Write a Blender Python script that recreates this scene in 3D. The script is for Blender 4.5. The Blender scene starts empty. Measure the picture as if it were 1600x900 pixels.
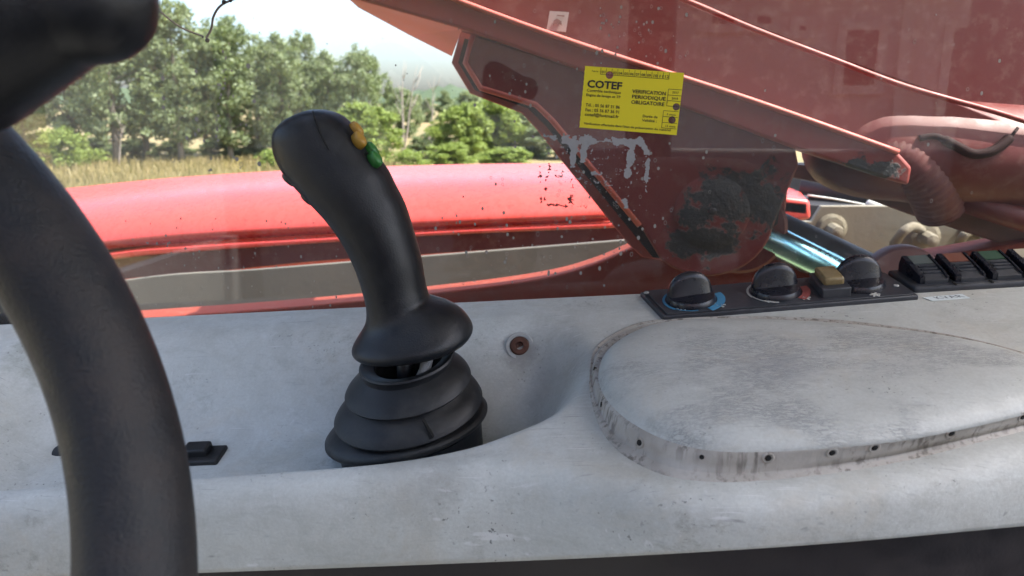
import bpy, bmesh, math, random
import numpy as np
from mathutils import Vector, Matrix

random.seed(7); RNG = np.random.default_rng(7)
scene = bpy.context.scene
R = math.radians
# ------------------------------------------------------------------ camera
EYE = 2.2                                   # eye height above the ground outside
F = 1232.0; PITCH = R(12.8); YAW = R(8.0)
cam_d = bpy.data.cameras.new('camera'); cam = bpy.data.objects.new('camera', cam_d)
scene.collection.objects.link(cam); scene.camera = cam
cam.location = (0, 0, EYE); cam.rotation_euler = (R(90) - PITCH, 0, YAW)
cam_d.sensor_width = 36; cam_d.lens = 36 * F / 1600
cam_d.clip_start = 0.01; cam_d.clip_end = 6000
cam_d.dof.use_dof = True; cam_d.dof.focus_distance = 0.60; cam_d.dof.aperture_fstop = 13.0
# ------------------------------------------------------------------ sky, sun, exposure
SUN_EL = R(57); SUN_AZ = R(99)             # azimuth clockwise from +Y
sdir = Vector((math.sin(SUN_AZ) * math.cos(SUN_EL), math.cos(SUN_AZ) * math.cos(SUN_EL), math.sin(SUN_EL)))
world = bpy.data.worlds.new('World'); scene.world = world; world.use_nodes = True
wn = world.node_tree.nodes; wl = world.node_tree.links
bg = wn['Background']; bg.inputs['Strength'].default_value = 0.12
sky = wn.new('ShaderNodeTexSky'); sky.sky_type = 'NISHITA'; sky.sun_disc = False
sky.sun_elevation = SUN_EL; sky.sun_rotation = SUN_AZ; sky.altitude = 50; sky.air_density = 0.9; sky.dust_density = 3.9; sky.ozone_density = 1.5
wl.new(sky.outputs[0], bg.inputs['Color'])
sun_d = bpy.data.lights.new('sun', 'SUN'); sun_d.energy = 2.5; sun_d.angle = R(0.53); sun_d.color = (1, .95, .87)
sun = bpy.data.objects.new('sun', sun_d); scene.collection.objects.link(sun)
sun.rotation_euler = sdir.to_track_quat('Z', 'Y').to_euler(); sun.location = (3, 0, 8)
vs = scene.view_settings; vs.view_transform = 'Standard'; vs.look = 'None'; vs.gamma = 1; vs.use_curve_mapping = False
vs.exposure = 2.25
scene.cycles.use_denoising = True
scene.cycles.transparent_max_bounces = 16; scene.cycles.max_bounces = 8
scene.cycles.caustics_reflective = False; scene.cycles.caustics_refractive = False

# ------------------------------------------------------------------ projection helpers (pixels of the 1600 x 900 photograph)
fw = np.array([-math.sin(YAW) * math.cos(PITCH), math.cos(YAW) * math.cos(PITCH), -math.sin(PITCH)])
rt = np.array([math.cos(YAW), math.sin(YAW), 0.0]); upv = np.cross(rt, fw)
CAM = np.array([0, 0, EYE])
def ray(u, v): return fw + (u - 800) / F * rt + (450 - v) / F * upv
def at(u, v, Y): d = ray(u, v); return CAM + d * (Y / d[1])          # point at distance Y to the side of the cab
# console plane: z = EYE + PB + PX*x + PY*(y-.64)
PB, PX, PY = -0.1535, 0.083, 0.20
def plane_z(x, y): return EYE + PB + PX * x + PY * (y - .64)
def on_plane(u, v, off=0.0):
    d = ray(u, v); t = (PB + off - PY * .64) / (d[2] - PX * d[0] - PY * d[1]); return CAM + d * t

# ------------------------------------------------------------------ mesh helpers
COL = scene.collection
ORG = {}
def V3(p): return np.asarray(p, float)
def tag(o, label=None, cat=None, group=None, kind=None):
    if label: o['label'] = label
    if cat: o['category'] = cat
    if group: o['group'] = group
    if kind: o['kind'] = kind
    return o
def thing(name, base, label, cat, group=None):
    o = bpy.data.objects.new(name, None); COL.objects.link(o); o.location = Vector(base); o.empty_display_size = .1
    ORG[o.name] = V3(base); return tag(o, label, cat, group)
def mesh(name, verts, faces, mat, parent=None, smooth=True, base=None, bevel=0, angle=None):
    verts = np.asarray(verts, float).reshape(-1, 3)
    if parent is not None: o0 = ORG[parent.name]
    else: o0 = V3(base) if base is not None else np.zeros(3)
    me = bpy.data.meshes.new(name); me.from_pydata((verts - o0).tolist(), [], [tuple(int(i) for i in f) for f in faces])
    me.update()
    o = bpy.data.objects.new(name, me); COL.objects.link(o)
    if mat: me.materials.append(mat)
    bm = bmesh.new(); bm.from_mesh(me); bmesh.ops.recalc_face_normals(bm, faces=bm.faces)
    bm.to_mesh(me); bm.free()
    me.polygons.foreach_set('use_smooth', [smooth] * len(me.polygons))
    if smooth and angle: me.set_sharp_from_angle(angle=R(angle))
    if bevel:
        b = o.modifiers.new('bevel', 'BEVEL'); b.width = bevel; b.segments = 3; b.limit_method = 'ANGLE'; b.angle_limit = R(30); b.harden_normals = False
        me.polygons.foreach_set('use_smooth', [True] * len(me.polygons)); me.set_sharp_from_angle(angle=R(50))
    if parent is not None: o.parent = parent
    else: o.location = Vector(o0)
    ORG[o.name] = o0
    return o
def loft(rings, cap0=True, cap1=True, closed=True):
    n = len(rings[0]); vs_ = np.concatenate([np.asarray(r, float) for r in rings]); fs = []
    m = n if closed else n - 1
    for i in range(len(rings) - 1):
        for j in range(m):
            k = (j + 1) % n
            fs.append((i * n + j, i * n + k, (i + 1) * n + k, (i + 1) * n + j))
    if cap0: fs.append(tuple(range(n))[::-1])
    if cap1: fs.append(tuple(range((len(rings) - 1) * n, len(rings) * n)))
    return vs_, fs
def norm(a): a = V3(a); return a / (np.linalg.norm(a) + 1e-12)
def ring(c, a, b, n=32, p=2.0):
    t = np.linspace(0, 2 * math.pi, n, endpoint=False); cs, sn = np.cos(t), np.sin(t)
    ca = np.sign(cs) * np.abs(cs) ** (2 / p); sa = np.sign(sn) * np.abs(sn) ** (2 / p)
    return V3(c) + ca[:, None] * V3(a) + sa[:, None] * V3(b)
def catmull(pts, k=8):
    pts = np.asarray(pts, float); n = len(pts); out = []
    for i in range(n - 1):
        p0 = pts[max(i - 1, 0)]; p1 = pts[i]; p2 = pts[i + 1]; p3 = pts[min(i + 2, n - 1)]
        for j in range(k):
            t = j / k
            out.append(.5 * ((2 * p1) + (-p0 + p2) * t + (2 * p0 - 5 * p1 + 4 * p2 - p3) * t * t + (-p0 + 3 * p1 - 3 * p2 + p3) * t ** 3))
    out.append(pts[-1]); return np.array(out)
def closed_curve(pts, k=8):
    pts = np.asarray(pts, float); n = len(pts); out = []
    for i in range(n):
        p0, p1, p2, p3 = pts[(i - 1) % n], pts[i], pts[(i + 1) % n], pts[(i + 2) % n]
        for j in range(k):
            t = j / k
            out.append(.5 * ((2 * p1) + (-p0 + p2) * t + (2 * p0 - 5 * p1 + 4 * p2 - p3) * t * t + (-p0 + 3 * p1 - 3 * p2 + p3) * t ** 3))
    return np.array(out)
def tube(path, radii, n=12, cap=True):
    path = np.asarray(path, float)
    if np.isscalar(radii): radii = [radii] * len(path)
    rs = []; prev = None
    for i, p in enumerate(path):
        t = norm(path[min(i + 1, len(path) - 1)] - path[max(i - 1, 0)])
        if prev is None:
            h = np.array([0, 0, 1.0]) if abs(t[2]) < .9 else np.array([1.0, 0, 0]); a = norm(np.cross(t, h))
        else: a = norm(prev - t * (prev @ t))
        prev = a; b = np.cross(t, a)
        rs.append(ring(p, a * radii[i], b * radii[i], n))
    return loft(rs, cap, cap)
def lathe(c, axis, prof, n=32, cap0=True, cap1=True, up=None):
    axis = norm(axis); h = np.array([0, 0, 1.0]) if abs(axis[2]) < .9 else np.array([0, 1.0, 0])
    a = norm(np.cross(axis, h)); b = np.cross(axis, a)
    return loft([ring(V3(c) + axis * s, a * r, b * r, n) for r, s in prof], cap0, cap1)
def join(parts):
    vs_, fs, k = [], [], 0
    for v, f in parts:
        v = np.asarray(v, float); vs_.append(v); fs += [tuple(i + k for i in q) for q in f]; k += len(v)
    return np.concatenate(vs_), fs
def prism(pts3, off):
    pts3 = np.asarray(pts3, float); n = len(pts3); off = V3(off)
    vs_ = np.concatenate([pts3, pts3 + off])
    fs = [tuple(range(n))[::-1], tuple(range(n, 2 * n))] + [(i, (i + 1) % n, n + (i + 1) % n, n + i) for i in range(n)]
    return vs_, fs
def px_prism(px, Y, t): return prism([at(u, v, Y) for u, v in px], (0, t, 0))
def box(lo, hi):
    x0, y0, z0 = lo; x1, y1, z1 = hi
    return prism([(x0, y0, z0), (x1, y0, z0), (x1, y0, z1), (x0, y0, z1)], (0, y1 - y0, 0))
def obox(c, ax, ay, az):      # oriented box by half-axes
    c, ax, ay, az = map(V3, (c, ax, ay, az))
    return prism([c - ax - ay - az, c + ax - ay - az, c + ax + ay - az, c - ax + ay - az], 2 * az)
def smooth_(t): t = np.clip(t, 0, 1); return t * t * t * (t * (6 * t - 15) + 10)

# ------------------------------------------------------------------ materials
def nodes(name):
    m = bpy.data.materials.new(name); m.use_nodes = True
    nt = m.node_tree; return m, nt, nt.nodes, nt.links, nt.nodes['Principled BSDF']
def texco(nt, scale=(1, 1, 1), kind='Object'):
    tc = nt.nodes.new('ShaderNodeTexCoord'); mp = nt.nodes.new('ShaderNodeMapping'); mp.inputs['Scale'].default_value = scale
    nt.links.new(tc.outputs[kind], mp.inputs['Vector']); return mp.outputs[0]
def noise(nt, vec, scale, detail=6, rough=.6, dist=0):
    n = nt.nodes.new('ShaderNodeTexNoise'); n.inputs['Scale'].default_value = scale; n.inputs['Detail'].default_value = detail
    n.inputs['Roughness'].default_value = rough; n.inputs['Distortion'].default_value = dist
    nt.links.new(vec, n.inputs['Vector']); return n.outputs['Fac']
def ramp(nt, fac, stops):
    r = nt.nodes.new('ShaderNodeValToRGB'); e = r.color_ramp.elements
    while len(e) < len(stops): e.new(.5)
    for i, (p, c) in enumerate(stops):
        e[i].position = p; e[i].color = c if isinstance(c, tuple) and len(c) == 4 else ((*c, 1) if isinstance(c, tuple) else (c, c, c, 1))
    nt.links.new(fac, r.inputs[0]); return r.outputs[0]
def mixc(nt, fac, a, b, mode='MIX'):
    m = nt.nodes.new('ShaderNodeMix'); m.data_type = 'RGBA'; m.blend_type = mode
    for s, x in ((m.inputs[0], fac), (m.inputs[6], a), (m.inputs[7], b)):
        if hasattr(x, 'links'): nt.links.new(x, s)
        elif isinstance(x, tuple): s.default_value = (*x[:3], 1)
        else: s.default_value = x
    return m.outputs[2]
def maths(nt, op, a, b=None, clamp=False):
    m = nt.nodes.new('ShaderNodeMath'); m.operation = op; m.use_clamp = clamp
    for s, x in zip(m.inputs, (a, b)):
        if x is None: continue
        if hasattr(x, 'links'): nt.links.new(x, s)
        else: s.default_value = x
    return m.outputs[0]
def bump(nt, h, strength, dist=.001, nrm=None):
    b = nt.nodes.new('ShaderNodeBump'); b.inputs['Strength'].default_value = strength; b.inputs['Distance'].default_value = dist
    nt.links.new(h, b.inputs['Height'])
    if nrm: nt.links.new(nrm, b.inputs['Normal'])
    return b.outputs[0]
def plain(name, col, rough=.5, var=.15, scale=60, bstr=.15, metallic=0, spec=.5, dust=None, dustamt=.3, bdist=.0006, coat=0):
    m, nt, N, L, b = nodes(name); vec = texco(nt)
    n1 = noise(nt, vec, scale); n2 = noise(nt, vec, scale * 8, 3)
    c = mixc(nt, n1, tuple(x * (1 - var) for x in col), tuple(min(1, x * (1 + var)) for x in col))
    if dust:
        d = ramp(nt, noise(nt, vec, scale * .5, 8, .7), [(.45, 0.0), (.75, dustamt)])
        c = mixc(nt, d, c, dust)
    L.new(c, b.inputs['Base Color']); b.inputs['Roughness'].default_value = rough; b.inputs['Metallic'].default_value = metallic
    b.inputs['Specular IOR Level'].default_value = spec; b.inputs['Coat Weight'].default_value = coat
    L.new(ramp(nt, n1, [(.3, max(0, rough - .08)), (.7, min(1, rough + .1))]), b.inputs['Roughness'])
    if bstr: L.new(bump(nt, n2, bstr, bdist), b.inputs['Normal'])
    return m

def console_mat(name, pad=False):
    m, nt, N, L, b = nodes(name); vec = texco(nt)
    big = noise(nt, vec, 9, 5, .6); mid = noise(nt, vec, 38, 7, .68, .6)
    c = mixc(nt, ramp(nt, big, [(.35, 0.0), (.65, 1.0)]), (.475, .488, .455), (.562, .582, .552))
    c = mixc(nt, ramp(nt, mid, [(.40, 0.0), (.70, .25 if pad else .40)]), c, (.36, .355, .32))
    smu = noise(nt, texco(nt, (.8, 1.4, 1.4)), 17, 8, .72, 1.2)
    c = mixc(nt, ramp(nt, smu, [(.52, 0.0), (.68, .12 if pad else .34)]), c, (.29, .29, .255))
    warm = ramp(nt, noise(nt, texco(nt, (1, 1, 1.3)), 14, 6, .7, .8), [(.54, 0.0), (.76, .55)])
    c = mixc(nt, warm, c, (.46, .41, .32))
    fg = noise(nt, vec, 520, 4, .7)
    c = mixc(nt, ramp(nt, fg, [(.35, .0), (.75, .35)]), c, (.30, .30, .28))
    sc = noise(nt, texco(nt, (14, 90, 90)), 5, 4, .6, .4)              # long shallow scuffs
    c = mixc(nt, ramp(nt, sc, [(.60, 0.0), (.72, .35)]), c, (.29, .30, .31))
    cs = noise(nt, texco(nt, (1, 1.2, 1.2)), 46, 12, .82, .3)              # crisp worn-in dirt
    c = mixc(nt, maths(nt, 'MULTIPLY', ramp(nt, cs, [(.53, 0.0), (.62, .30 if pad else .60)]), ramp(nt, noise(nt, vec, 11, 3, .5), [(.46, 0.08), (.64, 1.0)])), c, (.27, .265, .235))
    for rot in (.35, -.5, 1.2):                                          # fine scratches
        tcs = N.new('ShaderNodeTexCoord'); mps = N.new('ShaderNodeMapping'); mps.inputs['Rotation'].default_value = (0, 0, rot); mps.inputs['Scale'].default_value = (22, 700, 120)
        L.new(tcs.outputs['Object'], mps.inputs['Vector'])
        sn_ = noise(nt, mps.outputs[0], 1.0, 2, .5); km = noise(nt, vec, 19 + rot, 3, .5)
        c = mixc(nt, maths(nt, 'MULTIPLY', ramp(nt, sn_, [(.67, 0.0), (.72, .55)]), ramp(nt, km, [(.48, 0.0), (.6, 1.0)])), c, (.66, .66, .65) if rot > 0 else (.2, .2, .2))
    geo0 = N.new('ShaderNodeNewGeometry')
    for ctr, rad, amt, colr in (() if pad else ((on_plane(70, 590, -.035), .055, .75, (.13, .135, .085)), (on_plane(815, 552, -.02), .020, .75, (.17, .165, .15)), (on_plane(860, 590, -.04), .05, .4, (.25, .25, .23)), (on_plane(640, 725, 0), .05, .45, (.22, .215, .19)), (on_plane(1000, 735, 0), .05, .35, (.27, .26, .22)))):
        dd_ = N.new('ShaderNodeVectorMath'); dd_.operation = 'DISTANCE'; L.new(geo0.outputs['Position'], dd_.inputs[0]); dd_.inputs[1].default_value = tuple(ctr)
        g0 = maths(nt, 'ADD', maths(nt, 'SUBTRACT', 1.0, maths(nt, 'MULTIPLY', dd_.outputs['Value'], 1 / rad)), maths(nt, 'MULTIPLY', maths(nt, 'SUBTRACT', noise(nt, vec, 40, 8, .7), .5), 1.5))
        c = mixc(nt, ramp(nt, g0, [(.1, 0.0), (.8, amt)]), c, colr)
    sp = noise(nt, vec, 330, 2, .5)                                     # black specks and nicks
    spm = noise(nt, vec, 22, 2, .5)
    c = mixc(nt, maths(nt, 'MULTIPLY', ramp(nt, sp, [(.66, 0.0), (.72, 1.0)]), ramp(nt, spm, [(.5, 0.0), (.68, .8)])), c, (.07, .07, .07))
    lt = noise(nt, texco(nt, (1, 1, 1)), 60, 8, .75)
    c = mixc(nt, ramp(nt, lt, [(.58, 0.0), (.75, .4)]), c, (.68, .69, .68))
    h = noise(nt, vec, 420, 4, .6); h2 = noise(nt, vec, 70, 6, .6)
    nb = bump(nt, h, .30, .0006); nb = bump(nt, h2, .28, .0016, nb)
    if pad:
        cr_ = None
        for sc_, th_ in (((70, 230, 230), .035), ((110, 420, 420), .06)):
            nn_ = noise(nt, texco(nt, sc_), 1.0, 5, .62, .5)
            q_ = ramp(nt, maths(nt, 'ABSOLUTE', maths(nt, 'SUBTRACT', nn_, .5)), [(.0, 1.0), (th_, 0.0)])
            cr_ = q_ if cr_ is None else maths(nt, 'MAXIMUM', cr_, q_)
        msk = ramp(nt, noise(nt, texco(nt, (11, 16, 16)), 1.0, 5, .6), [(.47, 0.0), (.58, 1.0)])
        cm = maths(nt, 'MULTIPLY', cr_, msk)
        c = mixc(nt, maths(nt, 'MULTIPLY', cm, .55), c, (.17, .18, .19))
        geo = N.new('ShaderNodeNewGeometry'); s_ = N.new('ShaderNodeVectorMath'); s_.operation = 'DISTANCE'; L.new(geo.outputs['Position'], s_.inputs[0]); s_.inputs[1].default_value = tuple(on_plane(1215, 578, .02))
        g_ = maths(nt, 'ADD', maths(nt, 'SUBTRACT', 1.0, maths(nt, 'MULTIPLY', s_.outputs['Value'], 28.0)), maths(nt, 'MULTIPLY', maths(nt, 'SUBTRACT', noise(nt, texco(nt, (60, 160, 160)), 1.5, 6, .7), .5), 2.0))
        c = mixc(nt, ramp(nt, g_, [(.1, 0.0), (.9, .5)]), c, (.25, .26, .27))
        nb = bump(nt, maths(nt, 'MULTIPLY', cm, -1.0), .5, .0006, nb)
    L.new(c, b.inputs['Base Color']); L.new(nb, b.inputs['Normal'])
    L.new(ramp(nt, mid, [(.3, .48), (.7, .66)]), b.inputs['Roughness']); b.inputs['Specular IOR Level'].default_value = .45
    return m

def red_paint(name, col, rough=.38, dirt=.25, grease=None, spec=.5):
    """old red machine paint; grease = list of (centre, radius): black grease wiped round a pin"""
    m, nt, N, L, b = nodes(name); vec = texco(nt)
    n1 = noise(nt, vec, 6, 6, .65); n2 = noise(nt, vec, 55, 6, .7)
    c = mixc(nt, n1, tuple(x * .82 for x in col), tuple(min(1, x * 1.15) for x in col))
    c = mixc(nt, ramp(nt, n2, [(.5, 0.0), (.8, dirt)]), c, (.33, .23, .19))
    r = ramp(nt, n2, [(.3, rough - .06), (.75, rough + .2)])
    if grease:
        geo = N.new('ShaderNodeNewGeometry'); tot = None
        for ctr, rad, sx in grease:
            s = N.new('ShaderNodeVectorMath'); s.operation = 'SUBTRACT'; L.new(geo.outputs['Position'], s.inputs[0]); s.inputs[1].default_value = tuple(ctr)
            q = N.new('ShaderNodeVectorMath'); q.operation = 'MULTIPLY'; L.new(s.outputs[0], q.inputs[0]); q.inputs[1].default_value = (1 / (rad * sx), .0, 1 / rad)
            ln = N.new('ShaderNodeVectorMath'); ln.operation = 'LENGTH'; L.new(q.outputs[0], ln.inputs[0])
            g = maths(nt, 'SUBTRACT', 1.0, ln.outputs['Value'])
            g = maths(nt, 'ADD', g, maths(nt, 'MULTIPLY', maths(nt, 'SUBTRACT', noise(nt, vec, 34, 9, .72), .5), 3.6))
            g = ramp(nt, g, [(.06, 0.0), (.22, 1.0)])
            tot = g if tot is None else maths(nt, 'MAXIMUM', tot, g)
        c = mixc(nt, tot, c, (.007, .008, .010))
        L.new(bump(nt, maths(nt, 'MULTIPLY', tot, noise(nt, vec, 90, 6, .7)), .9, .004), b.inputs['Normal'])
        r = mixc(nt, tot, r, (.5, .5, .5))
    L.new(c, b.inputs['Base Color']); L.new(r, b.inputs['Roughness']); b.inputs['Specular IOR Level'].default_value = spec
    return m

M = {}
M['console'] = console_mat('weathered_grey_moulding'); M['pad'] = console_mat('cracked_grey_vinyl', True)
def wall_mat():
    m, nt, N, L, b = nodes('grimy_shaded_vinyl'); vec = texco(nt)
    c = mixc(nt, ramp(nt, noise(nt, vec, 25, 6, .65), [(.35, 0.0), (.65, 1.0)]), (.31, .285, .245), (.45, .425, .385))  # base darkened for the wall's shade as well as brown grime
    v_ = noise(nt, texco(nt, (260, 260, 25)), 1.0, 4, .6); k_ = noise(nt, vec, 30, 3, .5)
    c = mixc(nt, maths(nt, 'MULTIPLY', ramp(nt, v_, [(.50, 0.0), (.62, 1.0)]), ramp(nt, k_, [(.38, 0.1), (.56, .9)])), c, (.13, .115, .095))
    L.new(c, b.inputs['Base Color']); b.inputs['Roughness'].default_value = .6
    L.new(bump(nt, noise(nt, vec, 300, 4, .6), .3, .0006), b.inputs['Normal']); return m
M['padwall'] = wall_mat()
M['rubber'] = plain('black_grip_rubber', (.005, .006, .0085), .43, .3, 110, .5, spec=.4, dust=(.09, .09, .085), dustamt=.09, bdist=.0004)
M['bellows'] = plain('dusty_black_rubber', (.006, .007, .009), .48, .3, 50, .3, spec=.4, dust=(.14, .135, .12), dustamt=.20, bdist=.0005)
M['wheel'] = plain('worn_wheel_skin', (.010, .0105, .0125), .50, .35, 90, .8, spec=.35, dust=(.05, .038, .032), dustamt=.6, bdist=.0006)
M['plastic'] = plain('navy_black_plastic', (.030, .033, .040), .42, .25, 120, .25, dust=(.2, .2, .2), dustamt=.10)
M['knob'] = plain('knob_plastic', (.011, .012, .018), .28, .2, 90, .12, dust=(.10, .10, .12), dustamt=.05)
M['hole'] = plain('hole_black', (.004, .004, .004), .9, .1, 50, 0)
M['washer'] = plain('grey_washer', (.33, .34, .33), .5, .2, 200, .3, dust=(.12, .11, .1), dustamt=.5)
M['rust'] = plain('rusty_bolt', (.10, .04, .025), .7, .5, 260, .8, metallic=.3, dust=(.02, .015, .012), dustamt=.8)
M['amber'] = plain('amber_button', (.40, .22, .03), .4, .1, 300, .05)
M['green'] = plain('green_button', (.03, .16, .03), .4, .1, 300, .05)
M['cap_tan'] = plain('tan_lens', (.19, .14, .06), .45, .25, 200, .2, dust=(.3, .27, .2), dustamt=.3)
M['grey_lens'] = plain('grey_lens', (.07, .085, .08), .45, .15, 200, .1)
M['orange_lens'] = plain('orange_lens', (.15, .05, .03), .5, .1, 200, .1)
M['green_lens'] = plain('green_lens', (.02, .055, .03), .5, .1, 200, .1)
M['beige_lens'] = plain('beige_lens', (.42, .37, .27), .4, .1, 200, .1)
M['blue_print'] = plain('blue_print', (.05, .22, .38), .5, .1, 300, 0)
M['red_print'] = plain('red_print', (.33, .08, .07), .5, .15, 300, 0)
M['white_print'] = plain('white_print', (.5, .5, .46), .6, .2, 300, 0)
M['paper'] = plain('white_paper', (.62, .68, .68), .7, .04, 200, .05)
M['ink'] = plain('black_ink', (.012, .012, .01), .6, .1, 200, 0)
M['faded_ink'] = plain('faded_ink', (.10, .12, .14), .6, .2, 900, 0)
M['yellow'] = plain('yellow_sticker', (.72, .62, .012), .5, .03, 300, .03)
M['trim'] = plain('dark_brown_trim', (.017, .014, .015), .55, .3, 40, .3, dust=(.08, .06, .05), dustamt=.2)
M['dark_hose'] = plain('dark_red_hose', (.022, .008, .008), .75, .3, 60, .3, spec=.2)
M['cable'] = plain('braided_sleeve', (.25, .26, .27), .5, .4, 700, .8)
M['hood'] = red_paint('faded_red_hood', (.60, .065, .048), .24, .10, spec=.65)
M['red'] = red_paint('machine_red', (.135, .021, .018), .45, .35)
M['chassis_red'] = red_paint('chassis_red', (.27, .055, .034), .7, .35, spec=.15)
M['lit_edge_red'] = red_paint('lit_edge_paint', (.46, .10, .075), .45, .2)  # lighter red stands in for light catching the edges
pin = at(1112, 332, 1.0)
M['gusset'] = red_paint('greasy_red', (.150, .020, .017), .42, .30, [(at(1125, 318, 1.0), .040, 1.0), (at(1190, 312, 1.0), .042, .9), (at(1098, 378, 1.0), .026, 1.6), (at(1085, 340, 1.0), .02, 1.0)])
M['flange'] = red_paint('flange_red', (.25, .034, .027), .42, .3, [(at(1330, 268, 1.0), .018, 2.6)])
M['dark'] = plain('engine_bay_black', (.018, .019, .024), .6, .4, 12, .3, dust=(.09, .08, .08), dustamt=.4)
M['gap'] = plain('gap_black', (.012, .010, .010), .55, .4, 30, .4, dust=(.16, .10, .08), dustamt=.3)
M['beige'] = plain('beige_chassis_paint', (.205, .19, .15), .55, .14, 7, .3, dust=(.19, .15, .10), dustamt=.55, bdist=.002)
M['shade_grey'] = plain('shaded_beige_plate', (.125, .117, .098), .6, .25, 5, .3, dust=(.17, .15, .115), dustamt=.7, bdist=.002)  # darker grey-brown stands in for shadow on the plate's left part
M['bolt'] = plain('dirty_bolt', (.24, .21, .15), .7, .35, 90, .9, dust=(.13, .10, .06), dustamt=.8, bdist=.003)
M['chrome'] = plain('sky_tinted_chrome', (.45, .88, .98), .22, .05, 40, .02, metallic=1)  # blue sky reflection put into the metal colour
M['hose'] = red_paint('painted_hose', (.105, .021, .018), .65, .4)
M['brown'] = plain('reflected_brown', (.22, .125, .085), .5, .35, 9, .5, dust=(.42, .16, .11), dustamt=.6, bdist=.002)  # tan reflected light and pinkish lit patches put into the colour
M['white_cable'] = plain('white_cable', (.5, .5, .48), .5, .1, 60, .1)
M['decal'] = plain('faded_decal', (.48, .40, .38), .6, .1, 60, .1)
M['decal_ink'] = plain('faded_decal_and_reflection', (.26, .13, .12), .6, .1, 60, .1)
M['residue'] = plain('dried_glue', (.30, .30, .30), .8, .2, 200, .2)
M['residue_brown'] = plain('brown_glue', (.17, .05, .045), .8, .2, 200, .2)
M['drop'] = plain('dried_drop', (.24, .23, .21), .85, .2, 300, 0)
M['thread'] = plain('brown_thread', (.30, .24, .21), .8, .3, 200, .2)
M['seat'] = plain('blocker_black_cloth', (.03, .03, .033), .85, .3, 150, .5)
M['bounce_lining'] = plain('white_bounce_lining', (.72, .72, .70), .8, .05, 20, .2)
M['door'] = plain('grey_door_trim', (.30, .30, .29), .7, .2, 20, .2)
M['cab'] = plain('cab_black', (.02, .02, .022), .5, .3, 20, .2)

def glass_mat():
    m, nt, N, L, b = nodes('dusty_window_glass'); N.remove(b); out = N['Material Output']
    tr = N.new('ShaderNodeBsdfTransparent'); tr.inputs[0].default_value = (.97, .985, .98, 1)
    gl = N.new('ShaderNodeBsdfGlossy'); gl.inputs['Roughness'].default_value = .0
    df = N.new('ShaderNodeBsdfDiffuse'); df.inputs[0].default_value = (.55, .53, .5, 1)
    fr = N.new('ShaderNodeFresnel'); fr.inputs[0].default_value = 1.5
    mx = N.new('ShaderNodeMixShader'); L.new(fr.outputs[0], mx.inputs[0]); L.new(tr.outputs[0], mx.inputs[1]); L.new(gl.outputs[0], mx.inputs[2])
    vec = texco(nt)
    film = ramp(nt, noise(nt, vec, 5, 5, .6), [(.3, .012), (.75, .038)])
    speck = ramp(nt, noise(nt, vec, 420, 2, .5), [(.70, 0.0), (.76, .22)])
    patch = ramp(nt, noise(nt, vec, 7, 3, .5), [(.42, 0.0), (.62, 1.0)])
    fac = maths(nt, 'ADD', film, maths(nt, 'MULTIPLY', speck, patch), True)
    m2 = N.new('ShaderNodeMixShader'); L.new(fac, m2.inputs[0]); L.new(mx.outputs[0], m2.inputs[1]); L.new(df.outputs[0], m2.inputs[2])
    L.new(m2.outputs[0], out.inputs['Surface']); return m
M['glass'] = glass_mat()

def leaf_mat(name, a, b_):
    m, nt, N, L, b = nodes(name); out = N['Material Output']
    oi = N.new('ShaderNodeObjectInfo'); vec = texco(nt)
    n = noise(nt, vec, 1.3, 4, .6); n2 = noise(nt, vec, 9, 2, .5)
    c = mixc(nt, ramp(nt, maths(nt, 'ADD', maths(nt, 'MULTIPLY', n, .6), maths(nt, 'MULTIPLY', n2, .4)), [(.38, 0.0), (.62, 1.0)]), a, b_)
    c = mixc(nt, maths(nt, 'MULTIPLY', oi.outputs['Random'], .45), c, tuple(x * 1.25 for x in b_))
    L.new(c, b.inputs['Base Color']); b.inputs['Roughness'].default_value = .55
    t = N.new('ShaderNodeBsdfTranslucent'); L.new(mixc(nt, .5, c, (.22, .28, .04)), t.inputs[0])
    mx = N.new('ShaderNodeMixShader'); mx.inputs[0].default_value = .42
    L.new(b.outputs[0], mx.inputs[1]); L.new(t.outputs[0], mx.inputs[2]); L.new(mx.outputs[0], out.inputs['Surface']); return m
M['leaf'] = leaf_mat('leaf_green', (.12, .155, .075), (.23, .28, .145))
M['leaf_light'] = leaf_mat('leaf_yellow_green', (.15, .21, .04), (.26, .33, .08))
M['leaf_dark'] = leaf_mat('leaf_dark_green', (.075, .10, .05), (.14, .175, .085))
M['bark'] = plain('grey_bark', (.16, .14, .115), .8, .35, 5, .6, bdist=.01)
M['dead'] = plain('dead_wood', (.33, .28, .24), .8, .3, 5, .4, bdist=.01)

def ground_mat():
    m, nt, N, L, b = nodes('dry_field'); vec = texco(nt)
    n1 = noise(nt, vec, .16, 6, .65); n2 = noise(nt, vec, 3.5, 6, .7); n3 = noise(nt, texco(nt, (1, 6, 1)), 1.2, 4)
    c = mixc(nt, ramp(nt, n1, [(.38, 0.0), (.62, 1.0)]), (.27, .20, .09), (.20, .17, .075))
    c = mixc(nt, ramp(nt, n2, [(.4, 0.0), (.7, .8)]), c, (.17, .13, .065))
    c = mixc(nt, ramp(nt, n3, [(.5, 0.0), (.7, .5)]), c, (.34, .27, .11))
    L.new(c, b.inputs['Base Color']); b.inputs['Roughness'].default_value = .95
    L.new(bump(nt, n2, .8, .08), b.inputs['Normal']); return m
M['ground'] = ground_mat()
M['straw'] = leaf_mat('dry_straw', (.20, .155, .07), (.36, .29, .13))
M['earth'] = plain('bare_earth', (.30, .19, .12), .95, .3, .6, .5, bdist=.1)
M['wall_w'] = plain('white_render', (.62, .60, .55), .8, .08, 2, .2, bdist=.004)
M['roof'] = plain('red_tile', (.42, .16, .085), .8, .2, 3, .3, bdist=.02)
M['brickwall'] = plain('old_render', (.60, .56, .52), .85, .25, 1.5, .3, bdist=.01)
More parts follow.
